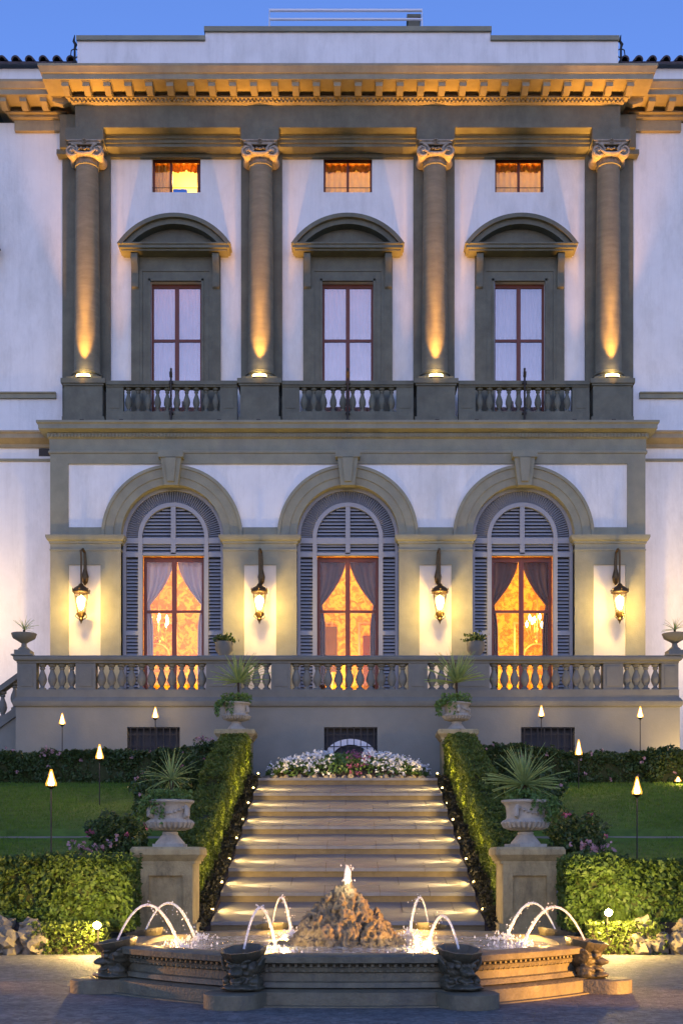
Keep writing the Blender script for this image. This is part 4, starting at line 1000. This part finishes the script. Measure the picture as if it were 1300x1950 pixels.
# small potted plants standing on the terrace behind the balustrade
for i, px in enumerate((427, 905)):
    y = 36.2; x = X(px, y); z = Z(1222, y)
    t = thing('pot_plant', 'small leafy pot plant standing behind the balustrade %s the middle door' % ('left of' if i == 0 else 'right of'), 'plant', (x, y, FL), 'pot plants on the terrace')
    part('pot', MB().lathe([(.2, FL), (.2, FL + .5), (.14, FL + .6), (.14, z - .4), (.25, z - .25), (.26, z - .02), (.22, z)], x, y, 16), stone_grey, t)
    P = np.stack([x + rng.normal(0, .13, 260), y + rng.normal(0, .13, 260), z + abs(rng.normal(0, .10, 260))], 1)
    part('foliage', leaf_mesh('foliage', P, .06, leaf_r), leaf_r, t, kind='stuff')

# ------------------------------------------------------------ hedges
def hedge(name, label, x0, x1, y0, y1, zb, zt, m, n_, size, cat='hedge', flowers=None, nf=0, fs=.05, wob=.05, group=None):
    """zb, zt: functions of (x, y); leaves scattered in a shell over a core"""
    cxm, cym = (x0 + x1) / 2, (y0 + y1) / 2
    t = thing(name, label, cat, (cxm, cym, zb(cxm, cym)), group)
    nx, ny = max(3, int((x1 - x0) / .4)), max(3, int((y1 - y0) / .4)); g = MB(); ins = size * 2.4
    vs = []; fs_ = []
    def gp(i, j, top):
        x = x0 + ins + (x1 - x0 - 2 * ins) * i / nx; y = y0 + ins + (y1 - y0 - 2 * ins) * j / ny
        return (x, y, (zt(x, y) - ins) if top else zb(x, y) - .05)
    idx = {}
    for i in range(nx + 1):
        for j in range(ny + 1):
            idx[i, j] = len(vs); vs.append(gp(i, j, 1))
    for i in range(nx):
        for j in range(ny): fs_.append((idx[i, j], idx[i + 1, j], idx[i + 1, j + 1], idx[i, j + 1]))
    ring_ = [(i, 0) for i in range(nx)] + [(nx, j) for j in range(ny)] + [(i, ny) for i in range(nx, 0, -1)] + [(0, j) for j in range(ny, 0, -1)]
    bi = []
    for r_ in ring_: bi.append(len(vs)); vs.append(gp(r_[0], r_[1], 0))
    for k in range(len(ring_)):
        k2 = (k + 1) % len(ring_); fs_.append((idx[ring_[k]], bi[k], bi[k2], idx[ring_[k2]]))
    g.add(vs, fs_); part('branches', g, hedge_core, t, smooth=0)
    zmean = zt(cxm, cym) - zb(cxm, cym)
    areas = [(x1 - x0) * (y1 - y0), (x1 - x0) * zmean, (x1 - x0) * zmean * .35, (y1 - y0) * zmean, (y1 - y0) * zmean]
    pr = np.array(areas) / sum(areas)
    def scatter(N, depth, out=0):
        side = rng.choice(5, N, p=pr); u = rng.uniform(0, 1, (N, 3)); P = np.zeros((N, 3)); Nn = np.zeros((N, 3))
        for i in range(N):
            s_ = side[i]; a, b2, c_ = u[i]; dd = -depth * c_ ** 1.5 + out
            if s_ == 0: x, y = x0 + a * (x1 - x0), y0 + b2 * (y1 - y0); f = 1; nv = (0, 0, 1)
            elif s_ in (1, 2): x, y = x0 + a * (x1 - x0), (y0 if s_ == 1 else y1); f = b2; nv = (0, -1 if s_ == 1 else 1, 0)
            else: x, y = (x0 if s_ == 3 else x1), y0 + a * (y1 - y0); f = b2; nv = (-1 if s_ == 3 else 1, 0, 0)
            b0, t0 = zb(x, y), zt(x, y); z = b0 + f * (t0 - b0)
            wv = wob * (noise.noise(Vector((x * 2.2, y * 2.2, z * 2.2))) + .6 * noise.noise(Vector((x * 6, y * 6, z * 6)))) * 1.6
            dd += wv
            if noise.noise(Vector((x * 7 + 9, y * 7, z * 5))) < -.18: dd -= .05
            rr_ = .09   # rounded shoulders
            if s_ and f > 1 - rr_: dd -= (f - 1 + rr_) * .5
            P[i] = (x + nv[0] * dd, y + nv[1] * dd, z + nv[2] * dd); Nn[i] = nv
        return P, Nn
    P, Nn = scatter(n_, size * 3.2)
    part('foliage', leaf_mesh('foliage', P, size, m, Nn, flat=1.3), m, t, kind='stuff')
    if name == 'box_hedge':      # stray shoots above the clipped top and on the face
        ns = 420; q = rng.uniform(0, 1, (ns, 2)); bx_ = x0 + q[:, 0] * (x1 - x0); by_ = y0 + q[:, 1] ** 2 * (y1 - y0)
        bz_ = np.array([zt(a, b2) for a, b2 in zip(bx_, by_)]) ; L = []
        for k in range(5): L.append(np.stack([bx_ + rng.normal(0, .010, ns), by_ + rng.normal(0, .010, ns), bz_ - .03 + k * .020 * (.3 + q[:, 0] * 1.2)], 1))
        part('shoots', leaf_mesh('shoots', np.concatenate(L), .026, m), None, t, kind='stuff')
    if flowers:
        P, Nn = scatter(nf, .0, .03)
        C = np.repeat(P, 7, 0) + rng.normal(0, fs * .4, (nf * 7, 3))
        part('blossom', leaf_mesh('blossom', C, fs * .55, flowers, np.repeat(Nn, 7, 0), flat=.9, aspect=.9), flowers, t, kind='stuff')
    return t
lz = lambda x, y: lawn_z(x, y)
hedge('box_hedge', 'clipped green hedge behind the rocks at the left of the court', -8.5, X(255, 16.9), 16.75, 17.6, lambda x, y: .30, lambda x, y: 1.23 + .02 * math.sin(x * 3), leaf_a, 46000, .040, group='clipped hedges facing the court')
hedge('box_hedge', 'clipped green hedge behind the rocks at the right of the court', X(1075, 16.9), 8.5, 16.75, 17.6, lambda x, y: .30, lambda x, y: 1.23 + .02 * math.sin(x * 2.6), leaf_a, 46000, .040, group='clipped hedges facing the court')
sz_ = lambda x, y: min(3.22, .281 * (y - 19.5) + .02) if y > 19.5 else .02
for s, nm in ((-1, 'left'), (1, 'right')):
    a, b_ = sorted((s * 2.47, s * 3.12))
    hedge('stair_hedge', 'upper clipped hedge beside the steps, %s side' % nm, a, b_, 26.3, 32.4, sz_, lambda x, y: sz_(x, y) + 1.12 - .004 * (y - 26), leaf_s, 30000, .036, group='hedges along the steps')
    hedge('stair_hedge', 'lower clipped hedge beside the steps, %s side' % nm, a, b_, 20.4, 26.28, sz_, lambda x, y: sz_(x, y) + .86, leaf_s, 34000, .030, group='hedges along the steps')
    a, b_ = sorted((s * 3.2, s * 12.0))
    hedge('rose_hedge', 'dark rose hedge with pale blossoms below the terrace wall, %s side' % nm, a, b_, 31.6, 32.7, lz, lambda x, y: 3.05 + .90 + .05 * math.sin(x * 1.7) + .18 * math.exp(-((abs(x) - 3.6) / 1.2) ** 2), leaf_r, 34000, .045, flowers=pale_fl, nf=45, fs=.05, wob=.1, group='rose hedges below the terrace')
    # loose shrubs filling the angle between pedestal and hedge
    for k, (x, y, rx, rz_, lb) in enumerate([(3.75, 18.6, .55, .55, 'loose rose bush behind the %s front pedestal' % nm), (3.9, 21.5, .55, .75, 'rounded dark bush on the lawn edge behind the %s urn' % nm), (3.8, 25.5, .6, .9, 'tall dark rose bush halfway up beside the %s hedge' % nm), (3.75, 29.2, .55, .85, 'dark rose bush below the %s rose hedge' % nm)]):
        zb = lawn_z(x, y); t = thing('rose_bush', lb, 'bush', (s * x, y, zb))
        N = 3200; a_ = rng.normal(size=(N, 3)); a_ /= np.linalg.norm(a_, axis=1, keepdims=True); a_ *= (rng.uniform(.25, 1, N) ** .4)[:, None]
        lump = 1 + .22 * np.sin(a_[:, 0] * 7 + k) * np.cos(a_[:, 2] * 6 + x)
        P = np.stack([s * x + a_[:, 0] * rx * lump, y + a_[:, 1] * rx * lump, zb + rz_ * .55 + a_[:, 2] * rz_ * .6 * lump], 1)
        part('foliage', leaf_mesh('foliage', P, .04, leaf_r), leaf_r, t, kind='stuff')
        part('stem', MB().tube([(s * x, y, zb - .05), (s * x + .05, y, zb + rz_ * .6)], .03, 6).tube([(s * x, y, zb), (s * x - .2, y, zb + rz_ * .6)], .02, 6), hedge_core, t)
        N = 3; a_ = rng.normal(size=(N, 3)); a_[:, 2] = abs(a_[:, 2]); a_[:, 1] = -abs(a_[:, 1]); a_ /= np.linalg.norm(a_, axis=1, keepdims=True)
        C = np.stack([s * x + a_[:, 0] * rx, y + a_[:, 1] * rx, zb + rz_ * .55 + a_[:, 2] * rz_ * .62], 1); C = np.repeat(C, 8, 0) + rng.normal(0, .022, (N * 8, 3))
        part('blossom', leaf_mesh('blossom', C, .032, pink_fl if k % 2 else pale_fl, aspect=.9), None, t, kind='stuff')

# flower bed at the head of the steps
t = thing('flower_bed', 'oval bed of white flowers with a pink middle at the head of the steps', 'flower bed', (0, 32.6, 3.24), None)
bxh = 2.12; g = MB()
g.lathe([(1.0, 3.2), (.97, 3.34), (.7, 3.60), (.0, 3.75)], 0, 32.5, 32, sx=bxh, sy=.85); part('soil', g, mulch, t)
sm = MB().lathe([(.03, 0), (.085, .01), (.09, .07), (.05, .11), (.0, .12)], n=7).mesh('edging_stone', rock_b)
for k in range(46):
    a = PI + PI * k / 45; inst('edging_stone', sm, t, ((bxh + .03) * math.cos(a), 32.5 + .9 * math.sin(a), 3.225), (0, 0, k * 1.3), (1.1, .9, .8 + .3 * (k % 3)))
N = 5200; a = rng.uniform(0, 2 * PI, N); q = np.sqrt(rng.uniform(0, 1, N)); hx = q * np.cos(a); hy = q * np.sin(a)
hz = 3.40 + .55 * np.sqrt(np.clip(1 - q ** 2, 0, 1)) + rng.normal(0, .05, N)
P = np.stack([hx * bxh, 32.5 + hy * .85, hz - .07], 1)
part('foliage', leaf_mesh('foliage', P, .055, leaf_t), leaf_t, t, kind='stuff')
sel = (abs(hx) > .18) & (rng.uniform(0, 1, N) < .20) & (noise_ := np.array([noise.noise(Vector((p[0] * 3, p[1] * 4, 1))) > -.25 for p in P]))
C = np.repeat(P[sel] + [0, 0, .09], 5, 0); C = C + rng.normal(0, .028, C.shape)
part('white_flowers', leaf_mesh('white_flowers', C, .040, white_fl, np.tile([0, -.5, .8], (len(C), 1)), aspect=.7), white_fl, t, kind='stuff')
sel = (hx > .0) & (hx < .24) & (rng.uniform(0, 1, N) < .12)
C = np.repeat(P[sel] + [0, 0, .07], 5, 0); C = C + rng.normal(0, .03, C.shape)
part('pink_flowers', leaf_mesh('pink_flowers', C, .03, pink_fl, np.tile([0, -.5, .8], (len(C), 1)), aspect=.9), pink_fl, t, kind='stuff')

# flower clumps behind the front hedge
for px, py, d, lb in ((182, 1612, 18.4, 'pale pink flowers poking above the left front hedge'), (95, 1432, 31.6, 'pink blossom cluster on top of the left rose hedge'),
                      (385, 1408, 31.8, 'pale pink blossom cluster on the rose hedge beside the upper left pedestal'), (1130, 1612, 18.4, 'pink flowers poking above the right front hedge')):
    x, z = X(px, d), Z(py, d); t = thing('flower_clump', lb, 'flowers', (x, d, z))
    nf_ = 16
    C = np.stack([x + rng.normal(0, .15, nf_), d + rng.normal(0, .06, nf_), z + rng.normal(0, .05, nf_)], 1)
    part('foliage', leaf_mesh('foliage', np.repeat(C, 5, 0) + rng.normal(0, .08, (nf_ * 5, 3)) - [0, 0, .12], .04, leaf_r), None, t, kind='stuff')
    part('blossom', leaf_mesh('blossom', np.repeat(C, 6, 0) + rng.normal(0, .02, (nf_ * 6, 3)), .026, pale_fl, aspect=.9), None, t, kind='stuff')

# ------------------------------------------------------------ rock edging
def rockmesh(seed, m, sub=3):
    bm = bmesh.new(); bmesh.ops.create_icosphere(bm, subdivisions=sub, radius=1)
    r = random.Random(seed); o3 = Vector((r.uniform(0, 50), r.uniform(0, 50), r.uniform(0, 50)))
    for v in bm.verts:
        q = v.co.normalized(); dsp = noise.noise(q * 1.3 + o3) * .55 + noise.noise(q * 3.1 + o3) * .28 + noise.noise(q * 7 + o3) * .10
        v.co = q * (1 + dsp)
    me = bpy.data.meshes.new('rock'); bm.to_mesh(me); bm.free(); me.materials.append(m); me.shade_smooth(); me.set_sharp_from_angle(angle=R(32)); return me
rocks = [rockmesh(s, rock_b) for s in range(7)]
for s, nm in ((-1, 'left'), (1, 'right')):
    t = thing('rock_edging', 'row of rough pale boulders edging the bed under the %s hedge' % nm, 'rocks', (s * 5, 16.3, 0), 'rock edgings of the court')
    x = 4.05 if s < 0 else 3.75
    while x < 8.6:
        r = random.uniform(.15, .24)
        inst('rock', random.choice(rocks), t, (s * x, 16.28 + random.uniform(-.06, .06), r * .65), (random.uniform(0, 3), random.uniform(0, 3), random.uniform(0, 6)), (r, r * .85, r * random.uniform(.85, 1.15)))
        if random.random() < .75:
            r2 = random.uniform(.10, .16); inst('rock', random.choice(rocks), t, (s * (x + .1), 16.48 + random.uniform(-.05, .05), .30 + r2 * .2), (random.uniform(0, 3), random.uniform(0, 3), 1), (r2, r2, r2))
        x += r * 1.55
    t2 = thing('ground_cover', 'low yellow green ground cover under the %s floodlight' % nm, 'plants', (s * 3.7, 16.6, .3))
    N = 2600; P = np.stack([s * rng.uniform(3.1, 4.1, N), rng.uniform(16.12, 16.7, N), rng.uniform(0, .42, N)], 1)
    part('foliage', leaf_mesh('foliage', P, .028, leaf_s), None, t2, kind='stuff')

# ------------------------------------------------------------ torches, floods, step lamps
def torch(px, py, d, zg, h, label):
    x, z = X(px, d), Z(py, d)
    t = thing('garden_torch', label, 'lamp', (x, d, zg), 'small garden torches on stakes')
    part('stake', MB().tube([(x, d, zg - .05), (x, d, z - h * .45)], .012, 6), iron, t)
    part('cup', MB().lathe([(.02, z - h * .55), (.07, z - h * .42), (.08, z - h * .38)], x, d, 12), bronze, t)
    part('flame', MB().lathe([(.04, z - h * .36), (.055, z - h * .25), (.035, z + h * .0), (.015, z + h * .28), (.0, z + h * .4)], x, d, 12), flame_m, t)
    part('flame_halo', MB().lathe([(.085, z - h * .38), (.09, z - h * .25), (.055, z + h * .05), (.035, z + h * .3), (.018, z + h * .5)], x, d, 12), torch_halo, t)  # outer shell added to draw the glow around the flame core
    lamp('POINT', (x, d - .14, z), 14, t, size=.06, col=(1, .62, .22))
torch(119, 1370, 33.6, 3.2, .34, 'small lit torch before the terrace wall at the far left')
torch(296, 1358, 33.9, 3.2, .34, 'small lit torch above the left basement window')
torch(190, 1433, 27.5, lawn_z(5, 27.5), .36, 'lit torch on the upper left lawn against the rose hedge')
torch(98, 1483, 20.0, lawn_z(5, 20), .30, 'nearest lit torch on a tall stake on the left lawn')
torch(1030, 1355, 33.9, 3.2, .34, 'small lit torch above the right basement window')
torch(1218, 1357, 33.7, 3.2, .34, 'small lit torch before the terrace wall at the far right')
torch(1101, 1425, 30.3, lawn_z(5, 30.3), .42, 'lit torch on the upper right lawn against the rose hedge')
torch(1212, 1498, 21.5, lawn_z(5, 21.5), .34, 'nearest lit torch on the right lawn')
torch(1290, 1484, 31.2, lawn_z(5, 31.2), .14, 'tiny low lamp at the foot of the right rose hedge')
def flood(x, d, z, power, label, target, spot=110, r=.05):
    t = thing('floodlight', label, 'lamp', (x, d, z), 'ground floodlights')
    part('housing', MB().lathe([(.012, z - .35), (.012, z - .06), (.05, z - .05), (.05, z - .03)], x, d + .08, 10), iron, t)
    part('lens', MB().lathe([(.0, z - r), (r * .8, z - r * .5), (r, z), (r * .8, z + r * .5), (.0, z + r)], x, d, 12, cap=False), flood_m, t)
    lamp('POINT', (x, d - .22, z + .02), power, t, size=.06, col=(1, .66, .20))
flood(X(185, 16.05), 16.05, Z(1762, 16.05), 85, 'glaring floodlight among ground cover at the foot of the left hedge', None)
flood(X(1158, 16.15), 16.15, Z(1738, 16.15), 110, 'glaring floodlight at the foot of the right hedge', None)
# assumed spots, out of view off to the sides, that graze the fountain
for s, pw in ((-1, 200), (1, 5000)):
    x, y = (s * 5.4, 13.0) if s < 0 else (7.6, 8.4)
    t = thing('assumed_ground_spotlight', 'assumed low bronze spotlight out of view on the court %s of the fountain' % ('left' if s < 0 else 'right'), 'lamp', (x, y, 0))
    part('housing', MB().lathe([(.06, 0), (.06, .1), (.09, .14), (.09, .24)], x, y, 12), bronze, t)
    lamp('SPOT', (x - s * .12, y, .30), pw, t, target=(s * 1.9, 11.5, .36), spot=34 if s < 0 else 22, blend=.7, size=.05)
t = thing('assumed_wall_floodlight', 'assumed low floodlight out of view washing the right end of the terrace wall', 'lamp', (9.9, 33.4, 3.25))  # assumed unseen source of the warm wash on the wall end
part('housing', MB().lathe([(.06, 3.24), (.08, 3.4), (.07, 3.45)], 9.9, 33.4, 10), iron, t)
lamp('SPOT', (9.9, 33.35, 3.5), 260, t, target=(9.0, 34.5, 5.0), spot=75, blend=.6, size=.04, col=(1, .62, .2))
# step lamps down both sides
for s, nm in ((-1, 'left'), (1, 'right')):
    for i, d in enumerate(noses):
        x = s * (SW + .05); y = d + .72; z = stair_z(d) + .10 + .155 * .72 + .05
        t = thing('step_lamp', '%s lamp from the bottom in the row along the %s edge of the steps' % (['first', 'second', 'third', 'fourth', 'fifth', 'sixth', 'seventh', 'eighth'][i], nm), 'lamp', (x, y, z - .2), 'small lamps along the steps')
        part('post', MB().tube([(x, y, z - .25), (x, y, z)], .012, 6), iron, t)
        part('lens', MB().lathe([(.0, z - .01), (.02, z), (.02, z + .025), (.0, z + .035)], x, y, 8, cap=False), steplens, t)
        lamp('SPOT', (x - s * .02, y - .1, z + .11), 330, t, target=(x - s * 1.9, y - .1, z - .02), spot=46, blend=.9, size=.02, col=(1, .66, .28))
        lamp('SPOT', (x - s * .02, y, z + .16), 34, t, target=(-s * 2.6, y + .1, z + .30), spot=150, blend=.4, size=.03, col=(1, .64, .20))
        lamp('SPOT', (x + s * .02, y - .3, z + .34), 14, t, target=(s * 3.0, y, z + .7), spot=120, blend=1, size=.06, col=(1, .68, .10))
    for i, d in enumerate((21.2, 24.4, 27.6, 30.8)):  # extra fixtures added to even out the light on the hedges
        x = s * 2.36; z = sz_(0, d) + .06
        t = thing('added_hedge_spotlight', 'added small spotlight %s up the %s planting strip, washing the hedge' % (['low down', 'a third of the way', 'two thirds of the way', 'at the top'][i], nm), 'lamp', (x, d, z - .05))
        part('housing', MB().lathe([(.03, z - .08), (.035, z), (.03, z + .01)], x, d, 8), iron, t)
        lamp('SPOT', (x - s * .12, d, z + .28), 12, t, target=(s * 2.9, d + .3, z + .75), spot=120, blend=1, size=.05, col=(1, .66, .16))

# ------------------------------------------------------------ fountain
FC = Vector((.03, 12.45, 0)); SX8 = 1.1
T = thing('fountain', 'octagonal stone fountain basin with spouting corner mascarons and a rocky mound', 'fountain', FC)
def bow(a):      # faces of the octagon swell slightly outwards
    q = math.cos(PI / 8) / math.cos(((a % (PI / 4))) - PI / 8) if False else math.cos(PI / 8) / math.cos((a - PI / 8) % (PI / 4) - PI / 8)
    return q * .62 + .38
def oct(prof, **k):
    g = MB().lathe(prof, 0, 0, 64, ph=PI / 8, **k)
    v = []
    for x, y, z in g.v:
        m_ = bow(math.atan2(y, x)); v.append((FC.x + SX8 * x * m_, FC.y + y * m_, z))
    g.v = v; return g
part('plinth', oct([(2.27, -.05), (2.27, .012), (2.22, .016), (2.22, .12), (2.18, .135), (1.9, .14)]), stone_fount, T)
part('basin', oct([(2.0, .14), (2.11, .15), (2.09, .19), (2.05, .20), (2.05, .27), (2.08, .28), (2.10, .315), (2.06, .33), (2.10, .345), (2.17, .36), (2.18, .41), (2.15, .425), (1.90, .425), (1.88, .40), (1.86, .1)]), stone_fount, T)
part('water', oct([(1.872, .382), (1.2, .383), (.6, .384), (.01, .385)], cap=False), water_m, T)
def cpt(k, r): a = PI / 8 + k * PI / 4; return Vector((FC.x + SX8 * r * math.cos(a), FC.y + r * math.sin(a), 0))
g = MB()
for k in range(8):
    A, B = cpt(k, 2.095), cpt(k + 1, 2.095); d_ = B - A; L = d_.length; dirn = d_ / L; nrm = Vector((dirn.y, -dirn.x, 0))
    q = 0.06
    while q < L - .05:
        p = A + dirn * q; i0 = len(g.v)
        a_ = math.atan2(p.y - FC.y, (p.x - FC.x) / SX8); rr = 2.095 * bow(a_); p = Vector((FC.x + SX8 * rr * math.cos(a_), FC.y + rr * math.sin(a_), 0))
        g.lathe([(.0, -.03), (.022, -.018), (.026, .005), (.012, .024)], 0, 0, 6); M = Matrix.Translation((p.x - nrm.x * .028, p.y - nrm.y * .028, .297)); g.xform(M, i0)
        i0 = len(g.v); g.box(-.012, .012, -.012, .012, -.018, .018); g.xform(Matrix.Translation((p.x - nrm.x * .012, p.y - nrm.y * .012, .340)) @ Matrix.Rotation(math.atan2(dirn.y, dirn.x), 4, 'Z'), i0)
        q += .062
part('egg_and_dart', g, stone_fount, T, kind='stuff')
def meta(name, blobs, vox, m, disp=None, seed=0):
    bm = bmesh.new()
    for (c, r, rot) in blobs:
        M = Matrix.Translation(c) @ Euler(rot).to_matrix().to_4x4() @ Matrix.Diagonal((*r, 1))
        bmesh.ops.create_icosphere(bm, subdivisions=2, radius=1, matrix=M)
    me = bpy.data.meshes.new(name); bm.to_mesh(me); bm.free()
    o = bpy.data.objects.new('tmp', me); COL.objects.link(o)
    md = o.modifiers.new('r', 'REMESH'); md.mode = 'VOXEL'; md.voxel_size = vox
    dg = bpy.context.evaluated_depsgraph_get(); me2 = bpy.data.meshes.new_from_object(o.evaluated_get(dg)); me2.name = name
    bpy.data.objects.remove(o)
    me2.calc_loop_triangles()
    if disp:
        ns = [v.normal.copy() for v in me2.vertices]
        for v, nn in zip(me2.vertices, ns): v.co += nn * disp(v.co)
    me2.materials.clear(); me2.materials.append(m); me2.shade_smooth(); return me2
# mascaron: squat sea-monster head with cup-like mouth, curled body below, facing outwards (+x)
bl = [((-.02, 0, .24), (.15, .16, .15), (0, 0, 0)), ((.0, 0, .10), (.11, .12, .12), (0, 0, 0)), ((.13, 0, .20), (.09, .07, .055), (0, .25, 0)), ((.19, 0, .185), (.035, .05, .03), (0, 0, 0)),
      ((.11, 0, .115), (.08, .075, .03), (0, .35, 0)), ((.03, .02, .035), (.19, .20, .045), (0, 0, 0)), ((.14, 0, .04), (.09, .16, .035), (0, 0, 0))]
for q in (-1, 1):
    bl += [((.115, q * .075, .262), (.034, .034, .034), (0, 0, 0)), ((.11, q * .085, .305), (.05, .055, .02), (q * .5, 0, 0)), ((-.01, q * .17, .26), (.09, .025, .11), (q * -.4, .3, 0)),
           ((.02, q * .15, .09), (.08, .04, .08), (0, 0, 0)), ((.08, q * .13, .10), (.035, .04, .035), (0, 0, 0)), ((.165, q * .03, .215), (.022, .022, .022), (0, 0, 0)), ((-.15, q * .08, .30), (.08, .06, .08), (0, 0, 0))]
masc = meta('mascaron', bl, .010, fount_dark, lambda c: .004 * noise.noise(c * 30) + .003 * math.sin(c.z * 70 + c.y * 40))
cup = MB().lathe([(.02, -.02), (.10, .02), (.17, .08), (.20, .15), (.205, .17), (.18, .17), (.15, .10), (.05, .04), (.0, .04)], n=28, cap=False, flute=.05, nf=9).mesh('spout_shell', fount_dark)
blk = MB().box(-.17, .20, -.27, .27, 0, .125).lathe([(.27, 0), (.27, .118), (.25, .124)], .20, 0, 24).mesh('corner_block', stone_fount)
for k in range(8):
    a = PI / 8 + k * PI / 4; p = cpt(k, 2.12)
    ang = math.atan2(math.sin(a), SX8 * math.cos(a))
    b0 = inst('corner_block', blk, T, (cpt(k, 2.17).x, cpt(k, 2.17).y, .001), (0, 0, ang), (.8, .85, 1))
    h = inst('mascaron', masc, T, (p.x, p.y, .125), (0, 0, ang), (.98, .92, .80))
    q = bpy.data.objects.new('spout_shell', cup); COL.objects.link(q); q.parent = h; q.location = (-.02, 0, .27); q.rotation_euler = (0, .22, 0)
    # jet of water back into the basin
    s0 = Vector((p.x, p.y, .47)); inward = (FC - Vector((p.x, p.y, 0))).normalized()
    peak = [.33, .36, .36, .33, .36, .37, .30, .34][k]; reach = .62
    pts = [];
    for i in range(15):
        u = i / 14; pts.append(s0 + inward * reach * u + Vector((0, 0, 4 * peak * u * (1 - u) - .16 * u * u)))
    part('water_jet', MB().tube(pts, [.009 + .007 * (i / 14) for i in range(15)], 7), jet_m, T)
    g = MB(); rr_ = random.Random(k)
    for i in range(46):
        u = rr_.uniform(.45, 1.03); c = s0 + inward * reach * u + Vector((0, 0, 4 * peak * u * (1 - u) - .16 * u * u)); sp = .02 + .05 * max(0, u - .5)
        c += Vector((rr_.gauss(0, sp), rr_.gauss(0, sp), rr_.gauss(0, sp))); r_ = rr_.uniform(.003, .009)
        q0 = len(g.v); g.lathe([(0, -r_), (r_, 0), (0, r_ * 1.4)], 0, 0, 5, cap=False); g.xform(Matrix.Translation((c.x, c.y, max(.39, c.z))), q0)
    for i in range(110):   # splash where it lands
        c = s0 + inward * reach; rad = abs(rr_.gauss(0, .13)); a2 = rr_.uniform(0, 2 * PI); r_ = rr_.uniform(.004, .012)
        q0 = len(g.v); g.lathe([(0, -r_), (r_, 0), (0, r_ * 2.2)], 0, 0, 5, cap=False); g.xform(Matrix.Translation((c.x + rad * math.cos(a2), c.y + rad * math.sin(a2), .39 + abs(rr_.gauss(0, .03)))), q0)
    part('spray', g, jet_m, T, kind='stuff')
    wl = s0 + inward * .38
    lamp('POINT', (wl.x, wl.y, .46), 8.0, T, size=.03, col=(1, .55, .15))
# rock mound
r = random.Random(4); bl = []
for i in range(230):
    h = r.uniform(0, 1) ** 1.15; rad = .60 * (1 - h) ** .80 * r.uniform(.45, 1.0); a = r.uniform(0, 2 * PI)
    sc = .105 * (1.15 - h * .65) * r.uniform(.6, 1.25)
    bl.append(((rad * math.cos(a), rad * math.sin(a) * .85, h * .64), (sc * .50, sc * .75, sc * r.uniform(1.1, 2.0)), (r.uniform(-.6, .6), -r.uniform(.1, .7), a)))
bl.append(((0, 0, .12), (.42, .38, .34), (0, 0, 0)))
for i in range(14):
    a = r.uniform(0, 2 * PI); bl.append(((.62 * math.cos(a), .5 * math.sin(a), .02), (.14, .10, .07), (0, 0, a)))
def rd(c):
    q = c * 9; w1 = 1 - abs(noise.noise(q)) * 2; return .026 * w1 - .085 * abs(noise.noise(Vector((c.x * 20, c.y * 20, c.z * 13)) + Vector((5, 5, 5)))) + .010 * noise.noise(c * 55)
mound = meta('rock_mound', bl, .013, rock_m, rd)
inst('rock_mound', mound, T, (FC.x - .06, FC.y, .31))
g = MB(); r = random.Random(9)
g.tube([(FC.x - .03, FC.y, .85), (FC.x - .035, FC.y, 1.0), (FC.x - .03, FC.y, 1.10), (FC.x - .035, FC.y, 1.16)], [.02, .038, .034, .012], 9)
for i in range(70):
    c = (FC.x - .033 + r.gauss(0, .028), FC.y + r.gauss(0, .03), .92 + r.random() * .24); r_ = r.uniform(.004, .012)
    q0 = len(g.v); g.lathe([(0, -r_), (r_, 0), (0, r_ * 1.6)], 0, 0, 5, cap=False); g.xform(Matrix.Translation(c), q0)
part('centre_spout', g, jet_m, T)
for a in (-.9, -2.3, .6, 2.5): lamp('POINT', (FC.x + .95 * math.cos(a), FC.y + .85 * math.sin(a), .44), 6, T, size=.04, col=(1, .66, .30))
lamp('POINT', (FC.x - .03, FC.y - .18, 1.0), 1.6, T, size=.03, col=(1, .8, .5))
print('objects', len(COL.objects), 'tris', sum(len(me.polygons) * 2 for me in bpy.data.meshes))
